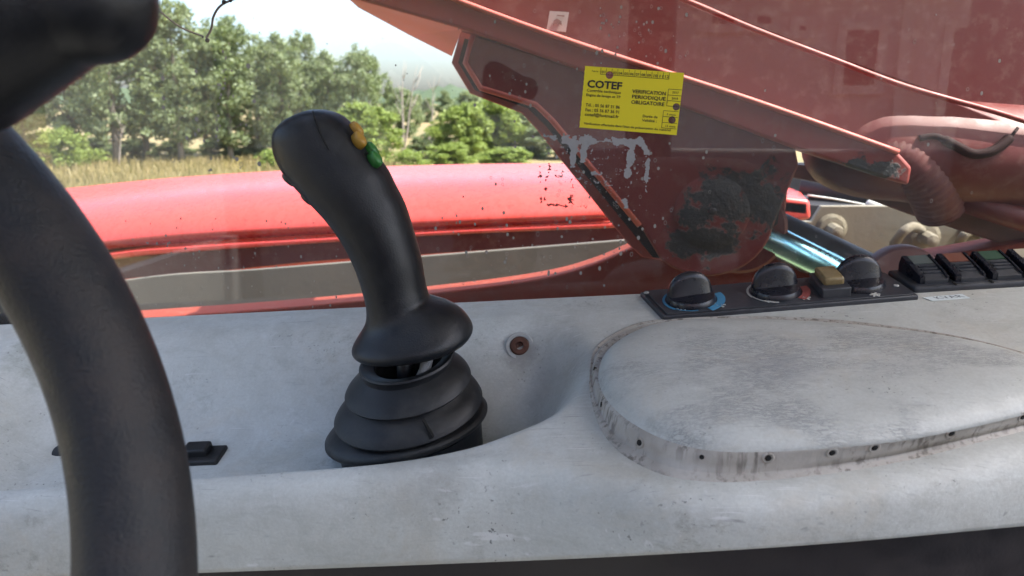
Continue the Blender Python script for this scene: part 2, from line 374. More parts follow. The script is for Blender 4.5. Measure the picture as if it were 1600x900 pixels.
M['car'] = plain('grey_car_paint', (.30, .31, .33), .3, .05, 3, 0, coat=.5)
M['hill'] = plain('wooded_hill', (.055, .085, .04), .9, .35, .12, .8, bdist=1.0)

# ================================================================== the setting outside
def grid_ground():
    xs = np.concatenate([np.linspace(-900, -60, 20), np.linspace(-55, 55, 60), np.linspace(60, 900, 20)])
    ys = np.concatenate([np.linspace(-300, -20, 12), np.linspace(-15, 70, 50), np.linspace(80, 1500, 26)])
    X, Y = np.meshgrid(xs, ys)
    Z = .10 * np.sin(X * .22 + 1) * np.sin(Y * .17) * np.clip((np.abs(Y - 0) - 6) / 20, 0, 1) + np.clip(Y - 60, 0, None) * .012
    vs_ = np.stack([X, Y, Z], -1).reshape(-1, 3); n = len(xs)
    fs = [(j * n + i, j * n + i + 1, (j + 1) * n + i + 1, (j + 1) * n + i) for j in range(len(ys) - 1) for i in range(n - 1)]
    return tag(mesh('ground', vs_, fs, M['ground']), kind='structure')
grid_ground()
def hills():
    us = np.linspace(-400, 2200, 260); vs_ = []
    for u in us:
        p = at(u, 170, 520); h = 6 + 3.0 * math.sin(u * .011) + 2 * math.sin(u * .037 + 1) + RNG.normal() * 1.1
        for s, hh in ((-60, 0.0), (-25, .7), (0, 1.0), (40, .75), (90, 0)):
            vs_.append((p[0], p[1] + s, 3.5 + h * hh * 1.2 + RNG.normal() * .5 * (hh > 0)))
    fs = [(i * 5 + k, (i + 1) * 5 + k, (i + 1) * 5 + k + 1, i * 5 + k + 1) for i in range(len(us) - 1) for k in range(4)]
    return tag(mesh('hill', vs_, fs, M['hill']), kind='structure')
hills()

def leaf_cloud(centres, radii, n, size, seed):
    rg = np.random.default_rng(seed); w = np.array(radii) ** 2; w = w / w.sum()
    idx = rg.choice(len(centres), n, p=w)
    d = rg.normal(size=(n, 3)); d /= np.linalg.norm(d, axis=1)[:, None]
    p = np.array(centres)[idx] + d * (np.array(radii)[idx] * rg.random(n) ** .62)[:, None] * np.array([1, 1, .8])
    a = rg.normal(size=(n, 3)); a /= np.linalg.norm(a, axis=1)[:, None]
    b = np.cross(a, rg.normal(size=(n, 3))); b /= np.linalg.norm(b, axis=1)[:, None]
    s = (size * rg.uniform(.6, 1.3, n))[:, None]
    vs_ = np.stack([p - a * s, p + b * s * .55, p + a * s, p - b * s * .55], 1).reshape(-1, 3)
    fs = np.arange(4 * n).reshape(-1, 4)
    return vs_, fs
def fast_mesh(name, vs_, fs, mat, parent):
    me = bpy.data.meshes.new(name); n = len(fs)
    me.vertices.add(len(vs_)); me.vertices.foreach_set('co', np.asarray(vs_, np.float32).ravel())
    me.loops.add(4 * n); me.loops.foreach_set('vertex_index', np.asarray(fs, np.int32).ravel())
    me.polygons.add(n); me.polygons.foreach_set('loop_start', np.arange(0, 4 * n, 4, dtype=np.int32))
    me.update(calc_edges=True); me.validate(); me.materials.append(mat)
    o = bpy.data.objects.new(name, me); COL.objects.link(o); o.parent = parent; ORG[o.name] = ORG[parent.name]; return o
def tree_parts(h, w, style, seed):
    """unit-less builder: returns trunk mesh data and leaf centres around the origin"""
    rg = np.random.default_rng(seed); parts = []; cen = []; rad = []
    bend = rg.normal(size=2) * .05 * h
    tp = lambda t: np.array([bend[0] * t * t, bend[1] * t * t, h * t])
    r0 = .017 * h
    parts.append(tube([tp(t) for t in np.linspace(0, .93, 9)], [r0 * (1.25 - t) for t in np.linspace(0, .93, 9)], 8))
    lo = {'poplar': .17, 'round': .12, 'shrub': .02}[style]
    nb = {'poplar': 30, 'round': 26, 'shrub': 18}[style]
    for k in range(nb):
        t = lo + (.98 - lo) * (k + rg.random()) / nb
        prof = {'poplar': math.sin(math.pi * min(1, (t - lo + .12) / (1.16 - lo))) ** .7, 'round': math.sin(math.pi * min(1, (t - lo + .16) / (1.18 - lo))) ** .5, 'shrub': (1 - t) ** .45}[style]
        az = k * 2.4 + rg.normal() * .4; L = w * .5 * prof * rg.uniform(.55, 1.15)
        d = np.array([math.cos(az), math.sin(az), .0]); p0 = tp(max(.06, t - .06)); p1 = p0 + d * L + np.array([0, 0, L * rg.uniform(.3, .8)])
        parts.append(tube([p0, (p0 + p1) / 2 + np.array([0, 0, -.05 * L]), p1], [r0 * .38 * (1.1 - t), r0 * .25 * (1.1 - t), r0 * .06], 5))
        for q in (1.0, .62, .3):
            if q < 1 and rg.random() < .35: continue
            cen.append(p0 + (p1 - p0) * q + rg.normal(size=3) * .06 * w); rad.append(w * rg.uniform(.07, .15) * (1 if q == 1 else .85))
    cen.append(tp(1.0)); rad.append(w * .09)
    for k in range(nb * 3):
        t = lo + (.95 - lo) * rg.random(); az = rg.random() * 6.28
        prof = {'poplar': math.sin(math.pi * min(1, (t - lo + .12) / (1.16 - lo))) ** .7, 'round': math.sin(math.pi * min(1, (t - lo + .16) / (1.18 - lo))) ** .5, 'shrub': (1 - t) ** .45}[style]
        q = w * .5 * prof * rg.random() ** .5 * 1.05; cen.append(tp(t) + np.array([math.cos(az) * q, math.sin(az) * q, 0])); rad.append(w * rg.uniform(.05, .14))
    return join(parts), cen, rad
def make_tree(name, h, w, style, n, size, leaf, seed):
    root = thing(name, (0, 0, 0), 'tree', 'tree')
    (tv, tf), cen, rad = tree_parts(h, w, style, seed)
    mesh('trunk', tv, tf, M['bark'], root)
    lv, lf = leaf_cloud(cen, rad, n, size, seed + 50)
    fast_mesh('crown', lv, lf, M[leaf], root)
    return root
def copy_tree(root):
    c = root.copy(); COL.objects.link(c)
    for ch in root.children:
        d = ch.copy(); COL.objects.link(d); d.parent = c
    return c
PROTO = {}
def plant(kind, u, vbase, D, htop, wid, label, group, rot=None):
    """stand a tree so that its foot is D metres out; htop = pixel row of its tip, wid = crown width in pixels"""
    spec = {'poplar': ('slender_tree', 7.0, 3.6, 'poplar', 9500, .10, 'leaf'), 'round': ('broad_tree', 6.0, 4.6, 'round', 13000, .11, 'leaf'),
            'light': ('yellow_green_tree', 5.0, 4.0, 'round', 12000, .12, 'leaf_light'), 'dark': ('dark_tree', 6.0, 4.4, 'round', 13000, .11, 'leaf_dark'),
            'shrub': ('shrub', 1.6, 2.4, 'shrub', 3600, .07, 'leaf_light'), 'bush': ('bushy_tree', 3.0, 3.0, 'shrub', 11000, .085, 'leaf_light'),
            'darkbush': ('dark_bushy_tree', 3.0, 3.0, 'shrub', 11000, .085, 'leaf')}[kind]
    p = at(u, vbase, D); top = at(u, htop, D)
    nm, h, w, st, n, sz, lf = spec
    key = kind + str(random.randint(0, 3 if kind == 'poplar' else 1))
    if key not in PROTO:
        o = PROTO[key] = make_tree(nm, h, w, st, n, sz, lf, len(PROTO) * 13 + 5)
    else: o = copy_tree(PROTO[key])
    H = top[2] - max(p[2], -.2)
    dep = float((at(u, 300, D) - CAM) @ fw); W = wid / F * dep
    o.location = (p[0], p[1], max(p[2], -.05)); o.rotation_euler = (0, 0, random.uniform(0, 6.28) if rot is None else rot)
    o.scale = (W / w, W / w, H / h)
    return tag(o, label, {'shrub': 'shrub'}.get(kind, 'tree'), group)
G1 = 'slender trees along the field edge'; G2 = 'broad trees along the field edge'; G3 = 'bushy trees behind the joystick and boom'
tl = [
 ('poplar', 40, 268, 30, -160, 190, 'tall tree seen just right of the steering wheel spinner knob'),
 ('poplar', 118, 264, 34, -90, 170, 'slender tree behind the bright green shrub'),
 ('poplar', 185, 262, 29, -60, 150, 'pale trunked tree just right of the bright green shrub'),
 ('poplar', 232, 262, 33, -20, 125, 'slender tree below the end of the spinner knob'),
 ('poplar', 285, 264, 30, 6, 125, 'slender tree below the hanging brown thread'),
 ('poplar', 325, 262, 36, 40, 110, 'tree behind the slender tree under the brown thread'),
 ('poplar', 362, 262, 31, 34, 115, 'tall pointed tree right of the hanging brown thread'),
 ('poplar', 405, 260, 34, 70, 95, 'slender tree left of the joystick head'),
 ('poplar', 448, 262, 32, 62, 92, 'slender tree rising straight above the joystick head'),
 ('poplar', 478, 262, 37, 56, 82, 'tallest pointed tree above the joystick head'),
 ('poplar', 500, 258, 36, 100, 95, 'tree directly behind the joystick head'),
 ('poplar', 520, 260, 34, 88, 78, 'slender tree above the joystick buttons'),
 ('poplar', 552, 258, 33, 78, 74, 'slender tree right above the amber buttons'),
 ('poplar', 580, 258, 35, 84, 66, 'rightmost tall tree before the open sky gap'),
 ('light', 575, 258, 30, 165, 110, 'lighter green tree just right of the joystick buttons'),
]
for k, u, vb, D, ht, w, lab in tl: plant(k, u, vb, D, ht, w, lab, G1 if k == 'poplar' else G2)
tr_ = [
 ('darkbush', 630, 235, 60, 150, 80, 'distant dark tree left of the orange roofed house'),
 ('darkbush', 745, 240, 70, 150, 110, 'distant tree on the skyline between bare trunks and boom'),
 ('darkbush', 612, 240, 95, 140, 34, 'distant tree on the skyline right of the tallest trees'),
 ('darkbush', 650, 235, 120, 152, 40, 'distant tree on the skyline behind the bare trunks'),
 ('darkbush', 668, 235, 100, 158, 30, 'low distant tree between the far houses'),
 ('darkbush', 700, 235, 110, 150, 44, 'distant skyline tree right of the far houses'),
 ('bush', 722, 262, 34, 172, 110, 'yellow green tree in front of the far white house'),
 ('bush', 775, 262, 36, 160, 110, 'yellow green tree left of the boom bracket corner'),
 ('darkbush', 815, 262, 38, 172, 120, 'dark tree just left of the boom bracket edge'),
 ('darkbush', 868, 262, 36, 190, 120, 'dark tree partly hidden by the boom bracket'),
 ('darkbush', 690, 250, 55, 205, 80, 'small far tree in front of the bare earth bank'),
 ('bush', 700, 262, 30, 225, 90, 'low yellow green bush right of the bare trunks'),
 ('bush', 790, 262, 29, 232, 100, 'low yellow green bush standing on the hood line by the bracket'),
 ('darkbush', 660, 262, 33, 222, 60, 'low dark bush at the foot of the bare trunks'),
]
for k, u, vb, D, ht, w, lab in tr_: plant(k, u, vb, D, ht, w, lab, G3)
plant('shrub', 105, 258, 26.5, 205, 112, 'bright green round shrub in the dry field left of the trunks', None)
plant('shrub', 640, 262, 28, 236, 70, 'small shrub left of the bare leaning trunks', None)
plant('shrub', 430, 266, 27, 236, 60, 'small shrub hidden low behind the joystick head', None)
def dead_tree(u, ub, vt, D, label):
    b, t = at(ub, 262, D), at(u, vt, D); b[2] = max(b[2], -.1)
    root = thing('bare_tree', b, label, 'tree', 'bare dead trunks')
    rg = np.random.default_rng(int(u)); ax = t - b; L = np.linalg.norm(ax)
    pts = [b + ax * s + rg.normal(size=3) * .012 * L * s for s in np.linspace(0, 1, 7)]
    mesh('trunk', *tube(pts, [.014 * L * (1.1 - s) for s in np.linspace(0, 1, 7)], 7), M['dead'], root)
    for k in range(6):
        s = rg.uniform(.45, .9); p = b + ax * s; d = np.array([rg.choice([-1, 1]) * rg.uniform(.3, .8), rg.normal() * .3, 1]); l = L * .16 * rg.uniform(.6, 1.2)
        mesh('branch', *tube([p, p + norm(d) * l * .5, p + norm(d) * l + np.array([0, 0, .05 * L])], [.006 * L, .004 * L, .001 * L], 5), M['dead'], root)
for u_, vb_, D_t, ht_, w_, lab_ in ((60, 262, 33, 215, 110, 'low understory bush behind the shrub, under the leftmost trees'), (150, 262, 36, 222, 90, 'low understory bush left of the pale trunk'), (215, 262, 35, 225, 90, 'low understory bush right of the pale trunk'),
        (275, 264, 33, 228, 80, 'low understory bush below the run of dried drops'), (345, 262, 34, 224, 90, 'low understory bush right of the run of dried drops'), (400, 262, 33, 226, 80, 'low understory bush left of the joystick grip head'), (480, 258, 46, 190, 200, 'wide far thicket behind the joystick head')):
    plant('darkbush', u_, vb_, D_t, ht_, w_, lab_, 'understory bushes')
dead_tree(631, 628, 95, 33, 'bare dead trunk standing upright in the sky gap')
dead_tree(652, 630, 100, 36, 'bare dead trunk leaning right beside the upright one')
dead_tree(681, 668, 118, 40, 'thin bare trunk nearest the boom in the sky gap')
dead_tree(190, 186, 180, 27, 'pale bare trunk right of the bright green shrub')
def dry_grass(n=9000):
    rg = np.random.default_rng(5); vs_ = []
    D = rg.uniform(17, 31, n); U = rg.uniform(20, 620, n); p = np.array([at(u, 260, d) for u, d in zip(U, D)]); p[:, 2] = .02
    a = rg.normal(size=(n, 2)); a /= np.linalg.norm(a, axis=1)[:, None]; h = rg.uniform(.12, .42, n); l = rg.normal(size=(n, 2)) * .10
    A = p.copy(); A[:, :2] -= a * .03; B_ = p.copy(); B_[:, :2] += a * .03; C_ = p.copy(); C_[:, :2] += l + a * .008; C_[:, 2] += h; D2 = C_.copy(); D2[:, :2] -= a * .016
    q = np.stack([A, B_, C_, D2], 1).reshape(-1, 3); root_ = mesh('dry_grass', [(0, 0, 0), (0, .01, 0), (.01, 0, 0)], [(0, 1, 2)], M['straw'])
    me = bpy.data.meshes.new('dry_grass'); me.vertices.add(4 * n); me.vertices.foreach_set('co', q.astype(np.float32).ravel()); me.loops.add(4 * n); me.loops.foreach_set('vertex_index', np.arange(4 * n, dtype=np.int32)); me.polygons.add(n); me.polygons.foreach_set('loop_start', np.arange(0, 4 * n, 4, dtype=np.int32)); me.update(calc_edges=True); me.materials.append(M['straw'])
    root_.data = me; return tag(root_, 'dry yellow grass covering the field by the trees', 'grass', kind='stuff')
dry_grass()
bank_px = [(628, 224), (650, 216), (690, 222), (700, 246), (625, 250)]
bk = [at(u, v, 58) for u, v in bank_px]
bv, bf = prism(bk, (0, 6, 0)); tag(mesh('earth_bank', bv, bf, M['earth'], smooth=False), kind='structure')
def far_house(u0, u1, ve, vg, D, label, roofh):
    a, b = at(u0, vg, D), at(u1, vg, D); z1 = at(u0, ve, D)[2]; x0, x1 = a[0], b[0]; dep = (x1 - x0) * .8
    z0 = a[2] - 3; y = a[1]
    r = thing('far_house', (x0, y, z0), label, 'house', 'houses on the far slope')
    mesh('wall', *box((x0, y, z0), (x1, y + dep, z1)), M['wall_w'], r, False)
    e = (x1 - x0) * .08; rh = (x1 - x0) * roofh
    mesh('roof', *prism([(x0 - e, y - e, z1), (x0 - e, y + dep + e, z1), (x0 - e, y + dep / 2, z1 + rh)], (x1 - x0 + 2 * e, 0, 0)), M['roof'], r, False)
    w = (x1 - x0)
    for k in range(2):
        cx = x0 + w * (.3 + .4 * k); mesh('window', *box((cx - w * .06, y - .06, z1 - w * .28), (cx + w * .06, y + .05, z1 - w * .10)), M['dark'], r, False)
far_house(639, 655, 171, 186, 300, 'far white house with an orange roof in the sky gap', .38)
far_house(684, 697, 178, 190, 330, 'far small white house right of the orange roofed one', .25)
far_house(652, 678, 200, 214, 90, 'low grey outbuilding above the bare earth bank', .2)

# ================================================================== the machine outside the window
def px_part(name, px, Y, t, mat, parent, bevel=.003): return mesh(name, *px_prism(px, Y, t), M[mat], parent, smooth=False, bevel=bevel)
# ---- engine hood on the far side
hood = thing('engine_hood', at(600, 380, 1.6), 'long faded red engine hood lying beyond the window', 'hood')
hood_rows = [   # (u, v, Y) along each row: lower lip, side, shoulder, crest, far side
 [(-160, 446, 1.60), (60, 405, 1.60), (150, 392, 1.60), (300, 378, 1.60), (500, 366, 1.60), (700, 357, 1.60), (960, 345, 1.60)],
 [(-160, 432, 1.585), (60, 390, 1.585), (150, 376, 1.585), (300, 362, 1.585), (500, 351, 1.585), (700, 342, 1.585), (960, 332, 1.585)],
 [(-160, 395, 1.64), (60, 352, 1.64), (150, 338, 1.64), (300, 325, 1.64), (500, 314, 1.64), (700, 305, 1.64), (960, 298, 1.64)],
 [(-160, 362, 1.78), (60, 322, 1.78), (150, 309, 1.78), (300, 296, 1.78), (500, 284, 1.78), (700, 277, 1.78), (960, 273, 1.78)],
 [(-160, 342, 2.0), (60, 306, 2.05), (150, 295, 2.10), (300, 281, 2.12), (500, 269, 2.14), (700, 262, 2.15), (960, 259, 2.15)],
 [(-160, 338, 2.4), (60, 304, 2.5), (150, 293, 2.55), (300, 279, 2.6), (500, 267.5, 2.6), (700, 261, 2.6), (960, 257.5, 2.6)]]
rows = [catmull([at(*q) for q in r], 8) for r in hood_rows]
far = rows[-1].copy(); far[:, 1] += .25; far[:, 2] -= .12; rows.append(far)
far2 = far.copy(); far2[:, 1] += .05; far2[:, 2] -= .4; rows.append(far2)
cols = np.stack(rows, 1); cols = np.stack([catmull(c, 5) for c in cols])
nC, nR = cols.shape[:2]
hv = cols.reshape(-1, 3); hf = [(i * nR + j, (i + 1) * nR + j, (i + 1) * nR + j + 1, i * nR + j + 1) for i in range(nC - 1) for j in range(nR - 1)]
ho = mesh('top_shell', hv, hf, M['hood'], hood); sm = ho.modifiers.new('solid', 'SOLIDIFY'); sm.thickness = .012; sm.offset = -1
def strip(name, top, bot, Y, t, mat, parent, bevel=.003):
    """long band between two pixel curves, at distance Y, t thick"""
    a = catmull([at(u, v, Y) for u, v in top], 6); b = catmull([at(u, v, Y) for u, v in bot], 6)
    n = min(len(a), len(b)); sel = lambda q: q[np.linspace(0, len(q) - 1, n).astype(int)]
    a, b = sel(a), sel(b); off = np.array([0, t, 0])
    rings = [np.array([a[i], b[i], b[i] + off, a[i] + off]) for i in range(n)]
    return mesh(name, *loft(rings), M[mat], parent, smooth=False, bevel=bevel)
strip('groove', [(-160, 448), (150, 394), (300, 380), (500, 368), (700, 359), (990, 346)], [(-160, 458), (150, 402), (300, 387), (500, 374), (700, 364), (990, 351)], 1.63, .02, 'gap', hood, 0)
strip('lower_lip', [(-160, 457), (150, 399), (300, 384), (500, 372), (700, 360), (990, 347)], [(-160, 466), (150, 410), (300, 394), (500, 380), (700, 367), (990, 355)], 1.585, .06, 'hood', hood, .004)
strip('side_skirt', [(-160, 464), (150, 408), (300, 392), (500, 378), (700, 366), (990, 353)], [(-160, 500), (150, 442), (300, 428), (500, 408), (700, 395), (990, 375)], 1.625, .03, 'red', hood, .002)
endb = thing('hood_corner_block', at(1240, 345, 1.62), 'bright red angular hood corner right of the boom pivot', 'hood corner')
ecs = [at(1150, 300, 1.6), at(1266, 312, 1.6), at(1268, 343, 1.6), at(1225, 348, 1.6), at(1150, 350, 1.6)]
mesh('front_face', *prism(ecs, (0, .05, 0)), M['hood'], endb, False, bevel=.008)
top = [at(1150, 300, 1.6), at(1266, 312, 1.6), at(1252, 296, 1.85), at(1225, 287, 2.0), at(1150, 283, 2.0)]
mesh('top_face', *prism([p + np.array([0, 0, -.004]) for p in top], (0, 0, -.03)), M['hood'], endb, False, bevel=.006)

# ---- beige chassis plate below the hood
beige = thing('chassis_plate', at(900, 400, 1.45), 'long beige chassis plate under the red hood with dirty bolts', 'chassis plate')
strip('side_plate', [(-160, 500), (200, 437), (400, 421), (700, 397), (1000, 373)], [(-160, 620), (200, 600), (400, 590), (700, 575), (1000, 560)], 1.45, .012, 'shade_grey', beige, .002)
px_part('rear_plate', [(1185, 346), (1268, 346), (1283, 322), (1448, 321), (1462, 333), (1535, 360), (1531, 402), (1520, 520), (1185, 520)], 1.44, .015, 'beige', beige, .002)
px_part('rear_plate', [(1440, 344), (1505, 344), (1560, 372), (1560, 500), (1440, 500)], 1.475, .012, 'beige', beige, .002)
for (u, v, r_) in ((1299, 357, .021), (1443, 370, .022), (1520, 362, .018)):
    c = at(u, v, 1.44); bo = mesh('bolt', *lathe(c, (0, -1, 0), [(r_, -.002), (r_, .004), (r_ * .55, .005), (r_ * .55, .035), (r_ * .45, .045), (r_ * .1, .047)], 10), M['bolt'], beige, False)
    mesh('washer', *lathe(c, (0, -1, 0), [(r_ * 1.25, 0), (r_ * 1.25, .003)], 20), M['bolt'], bo)
for (u, v, du, dv) in ((1418, 366, 22, 16), (1512, 372, 14, 10)):
    pts = catmull([at(u - du, v + dv, 1.42), at(u - 6, v - 4, 1.40), at(u + 8, v - 12, 1.41), at(u + du, v - dv * .4, 1.43)], 5)
    mesh('wire_clip', *tube(pts, .008, 7), M['bolt'], beige)
wc = thing('white_cable', at(1270, 306, 1.7), 'thin white cable with a knot above the beige plate', 'cable')
mesh('wire', *tube(catmull([at(1262, 305, 1.7), at(1310, 312, 1.7), at(1352, 320, 1.7)], 5), .0022, 6), M['white_cable'], wc)
mesh('knot', *lathe(at(1353, 318, 1.7), (1, 0, -.2), [(.003, 0), (.012, .006), (.009, .018), (.013, .026), (.003, .034)], 9), M['white_cable'], wc)
eb = thing('engine_bay', at(1400, 330, 1.9), 'dark engine bay opening behind the beige plate', 'engine bay')
px_part('shade_panel', [(1180, 255), (1660, 255), (1660, 520), (1180, 520)], 2.1, .03, 'dark', eb, 0)  # near-black sheet stands in for the shaded depth of the bay
px_part('shelf', [(1255, 318), (1440, 330), (1440, 345), (1255, 345)], 1.75, .25, 'dark', eb, .004)
for k, (u0, v0, u1, v1) in enumerate(((1250, 290, 1480, 330), (1265, 300, 1560, 352))):
    mesh('pipe', *tube([at(u0, v0, 1.85), at((u0 + u1) / 2, (v0 + v1) / 2 - 4, 1.82), at(u1, v1, 1.85)], .02, 10), M['dark'], eb)

# ---- red chassis side with the curved cutout
ch = thing('lower_chassis', at(900, 470, 1.1), 'dark red chassis side plate with a curved lit upper edge behind the console', 'chassis side')
curve = catmull([(-160, 528), (0, 512), (215, 497), (400, 484), (560, 470), (700, 455), (790, 444), (870, 430), (930, 412), (975, 393), (1010, 378), (1060, 372), (1130, 376), (1200, 394), (1260, 408), (1340, 412), (1450, 402), (1540, 388), (1620, 373), (1760, 345)], 6)
px_part('plate', [tuple(q) for q in curve] + [(1760, 640), (-160, 640)], 1.12, .06, 'chassis_red', ch, .003)
mesh('reflection_disc', *lathe(at(1411, 448, 1.10), (0, -1, 0), [(.055, -.02), (.055, 0), (.052, .004), (.01, .006)], 40), M['decal_ink'], ch, angle=40)  # added disc, painted like a round reflection in the window

# ---- boom
boom = thing('telescopic_boom', at(1200, 200, 1.05), 'big dull red lifting boom slanting down across the window', 'boom')
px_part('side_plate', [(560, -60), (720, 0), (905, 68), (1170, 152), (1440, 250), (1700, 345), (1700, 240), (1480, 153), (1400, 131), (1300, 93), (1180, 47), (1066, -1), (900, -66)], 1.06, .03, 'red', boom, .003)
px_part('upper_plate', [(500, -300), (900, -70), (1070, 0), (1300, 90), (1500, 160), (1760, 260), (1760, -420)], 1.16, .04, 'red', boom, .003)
rg_ = [(900, -66), (1066, -2), (1180, 46), (1300, 92), (1400, 130), (1480, 154), (1560, 176), (1640, 202)]
mesh('top_ridge', *tube(catmull([at(u, v, 1.045) for u, v in rg_], 5), .0034, 8), M['flange'], boom)
fl = px_part('bottom_flange', [(600, -46), (722, 4), (905, 70), (1170, 156), (1405, 239), (1426, 262), (1420, 290), (1395, 283), (1240, 232), (1000, 143), (720, 45), (545, -4), (500, -30)], .985, .10, 'flange', boom, .004)
fe = mesh('flange_bead', *tube(catmull([at(u, v, .984) for u, v in ((590, -50), (722, 3), (905, 69), (1170, 155), (1404, 238))], 8), .0035, 8), M['lit_edge_red'], boom)
# sloping underside plate at the boom's near end (tan reflected light put into its colour)
us = [at(540, -6, .99), at(722, 46, .99), at(706, 88, 1.2), at(640, 55, 1.2), at(560, 12, 1.2)]
mesh('underside', *prism(us, (0, .0, .006)), M['brown'], boom, False)
# bracket: two plates with a black filler between
outer = [(722, 40), (705, 98), (734, 146), (815, 175), (843, 198), (1000, 386), (1010, 392)]
circ = [(1105 + 106 * math.cos(a), 334 + 98 * math.sin(a)) for a in np.linspace(R(150), R(12), 18)]
px_far = outer[:-2] + [(985, 378)] + circ + [(1246, 258), (1240, 215), (1000, 130)]
px_part('bracket_plate', [(722, 40), (705, 98), (734, 146), (815, 177), (838, 202), (980, 380), (1003, 402)] + [(1110, 420), (1225, 350), (1240, 215), (1000, 130)], 1.10, .014, 'lit_edge_red', boom, .002)
px_part('bracket_filler', [(726, 60), (716, 98), (742, 141), (824, 169), (852, 196), (990, 366), (1020, 402)] + [(1110, 415), (1215, 350), (1230, 225), (1000, 130)], 1.025, .07, 'gap', boom, 0)
px_near = [(740, 55), (728, 98), (752, 137), (838, 163), (864, 188), (1000, 352), (1012, 372)] + circ[2:] + [(1222, 320), (1248, 258), (1242, 225), (1000, 135)]
px_part('bracket_plate', px_near, 1.0, .02, 'gusset', boom, .003)
# near plate's edge, lit look put into a lighter red
mesh('edge_bead', *tube([at(u, v, 1.003) for u, v in ((740, 55), (728, 98), (752, 137), (838, 163), (864, 188), (1000, 352))], .0042, 8), M['lit_edge_red'], boom)
pinc = at(1112, 332, 1.0)
pv = mesh('pivot_pin', *lathe(pinc, (0, -1, 0), [(.046, -.01), (.046, .0010), (.043, .0030), (.02, .0040), (.004, .0042)], 40), M['gusset'], boom, angle=35)
mesh('grease_cap', *lathe(at(1114, 330, .996), (0, -1, 0), [(.0045, -.004), (.0045, .0022), (.003, .003)], 12), M['gap'], pv)
# faded decal on the boom
dc = mesh('decal', *px_prism([(859, 17), (889, 19), (884, 50), (854, 47)], 1.0, .001), M['decal'], boom, False)
sq = [at(u, v, .9985) for u, v in ((864, 40), (865, 32), (870, 29), (877, 33), (878, 40), (872, 36))]
mesh('pictogram', *prism(sq, (0, .0006, 0)), M['decal_ink'], dc, False)
mesh('pictogram', *prism([at(u, v, .9985) for u, v in ((870, 23), (882, 24), (882, 26), (870, 25))], (0, .0006, 0)), M['decal_ink'], dc, False)

# ---- hydraulic cylinder with chrome rod
cyl = thing('hydraulic_cylinder', at(1260, 400, 1.08), 'black lift cylinder with a chrome rod tinted sky blue', 'cylinder')
mesh('rod', *tube([at(1150, 345, 1.08), at(1225, 384, 1.08), at(1460, 500, 1.08)], .0205, 24), M['chrome'], cyl)
mesh('barrel', *tube([at(1170, 340, 1.13), at(1270, 385, 1.13), at(1500, 492, 1.13)], .026, 20), M['dark'], cyl)
mesh('rod_eye', *lathe(at(1150, 350, 1.12), (0, -1, 0), [(.06, 0), (.06, .05), (.055, .055)], 28), M['red'], cyl, angle=35)

# ---- large tube, corrugated hose and brown beam at the right
tb = thing('crossing_tube', at(1500, 240, 1.0), 'thick dull red steel tube lying across the boom at right', 'tube')
mesh('barrel', *tube(catmull([at(1255, 212, 1.13), at(1320, 226, 1.12), at(1400, 234, 1.11), at(1550, 246, 1.11), at(1760, 264, 1.11)], 5), [.012, .028, .042, .052, .058, .062, .064, .066, .067, .067, .067, .067, .068, .068, .068, .068, .068, .068, .068, .068, .068], 28), M['red'], tb)
hz = thing('corrugated_hose', at(1430, 250, .95), 'red painted corrugated hose bending down behind the flange end', 'hose')
hp = catmull([at(1300, 220, 1.10), at(1365, 228, 1.08), at(1415, 249, 1.07), at(1450, 284, 1.075), at(1470, 325, 1.10)], 24)
mesh('sleeve', *tube(hp, [.031 + .0007 * math.sin(i * 1.65) for i in range(len(hp))], 20), M['hose'], hz)
sh = thing('thin_hose', at(1500, 225, .9), 'thin dark red hose squirming over the thick tube', 'hose')
mesh('hose', *tube(catmull([at(1436, 216, 1.045), at(1462, 213, 1.045), at(1490, 226, 1.042), at(1520, 240, 1.04), at(1550, 236, 1.04), at(1575, 218, 1.045), at(1590, 200, 1.055)], 8), [.004] * 12 + [.006] * 30 + [.002] * 7, 10), M['dark_hose'], sh)
bb = thing('brown_beam', at(1400, 320, 1.15), 'brown beam under the red tube at right, reflected light in its colour', 'beam')
px_part('web', [(1225, 255), (1260, 258), (1420, 292), (1470, 282), (1700, 388), (1700, 452), (1600, 392), (1420, 335), (1300, 290), (1225, 275)], 1.14, .02, 'brown', bb, .003)
mesh('lower_pipe', *tube([at(1440, 290, 1.1), at(1560, 330, 1.08), at(1740, 385, 1.06)], .016, 14), M['red'], bb)

# ================================================================== cab: window, unseen shade roof, posts
YG = .668
win = thing('side_window', (0, YG, EYE - .2), 'dusty side window pane with dried drops and glue streaks', 'window')
mesh('pane', *box((-1.1, YG, EYE - .26), (.95, YG + .005, EYE + .52)), M['glass'], win, False)
def film(name, region, fn, mat, step=1.15, Y=None):
    """thin dried film on the glass: keep the little cells where fn says so"""
    u0, v0, u1, v1 = region; Y = Y or YG - .0006
    us = np.arange(u0, u1, step); vs2 = np.arange(v0, v1, step)
    U, W = np.meshgrid(us, vs2); k = fn(U, W); vs_, fs = [], []
    idx = np.argwhere(k)
    for j, i in idx:
        b0 = len(vs_); u, v = us[i], vs2[j]
        vs_ += [at(u, v, Y), at(u + step, v, Y), at(u + step, v + step, Y), at(u, v + step, Y)]; fs.append((b0, b0 + 1, b0 + 2, b0 + 3))
    o = mesh(name, vs_, fs, M[mat], win, False); o['kind'] = 'stuff'; return o
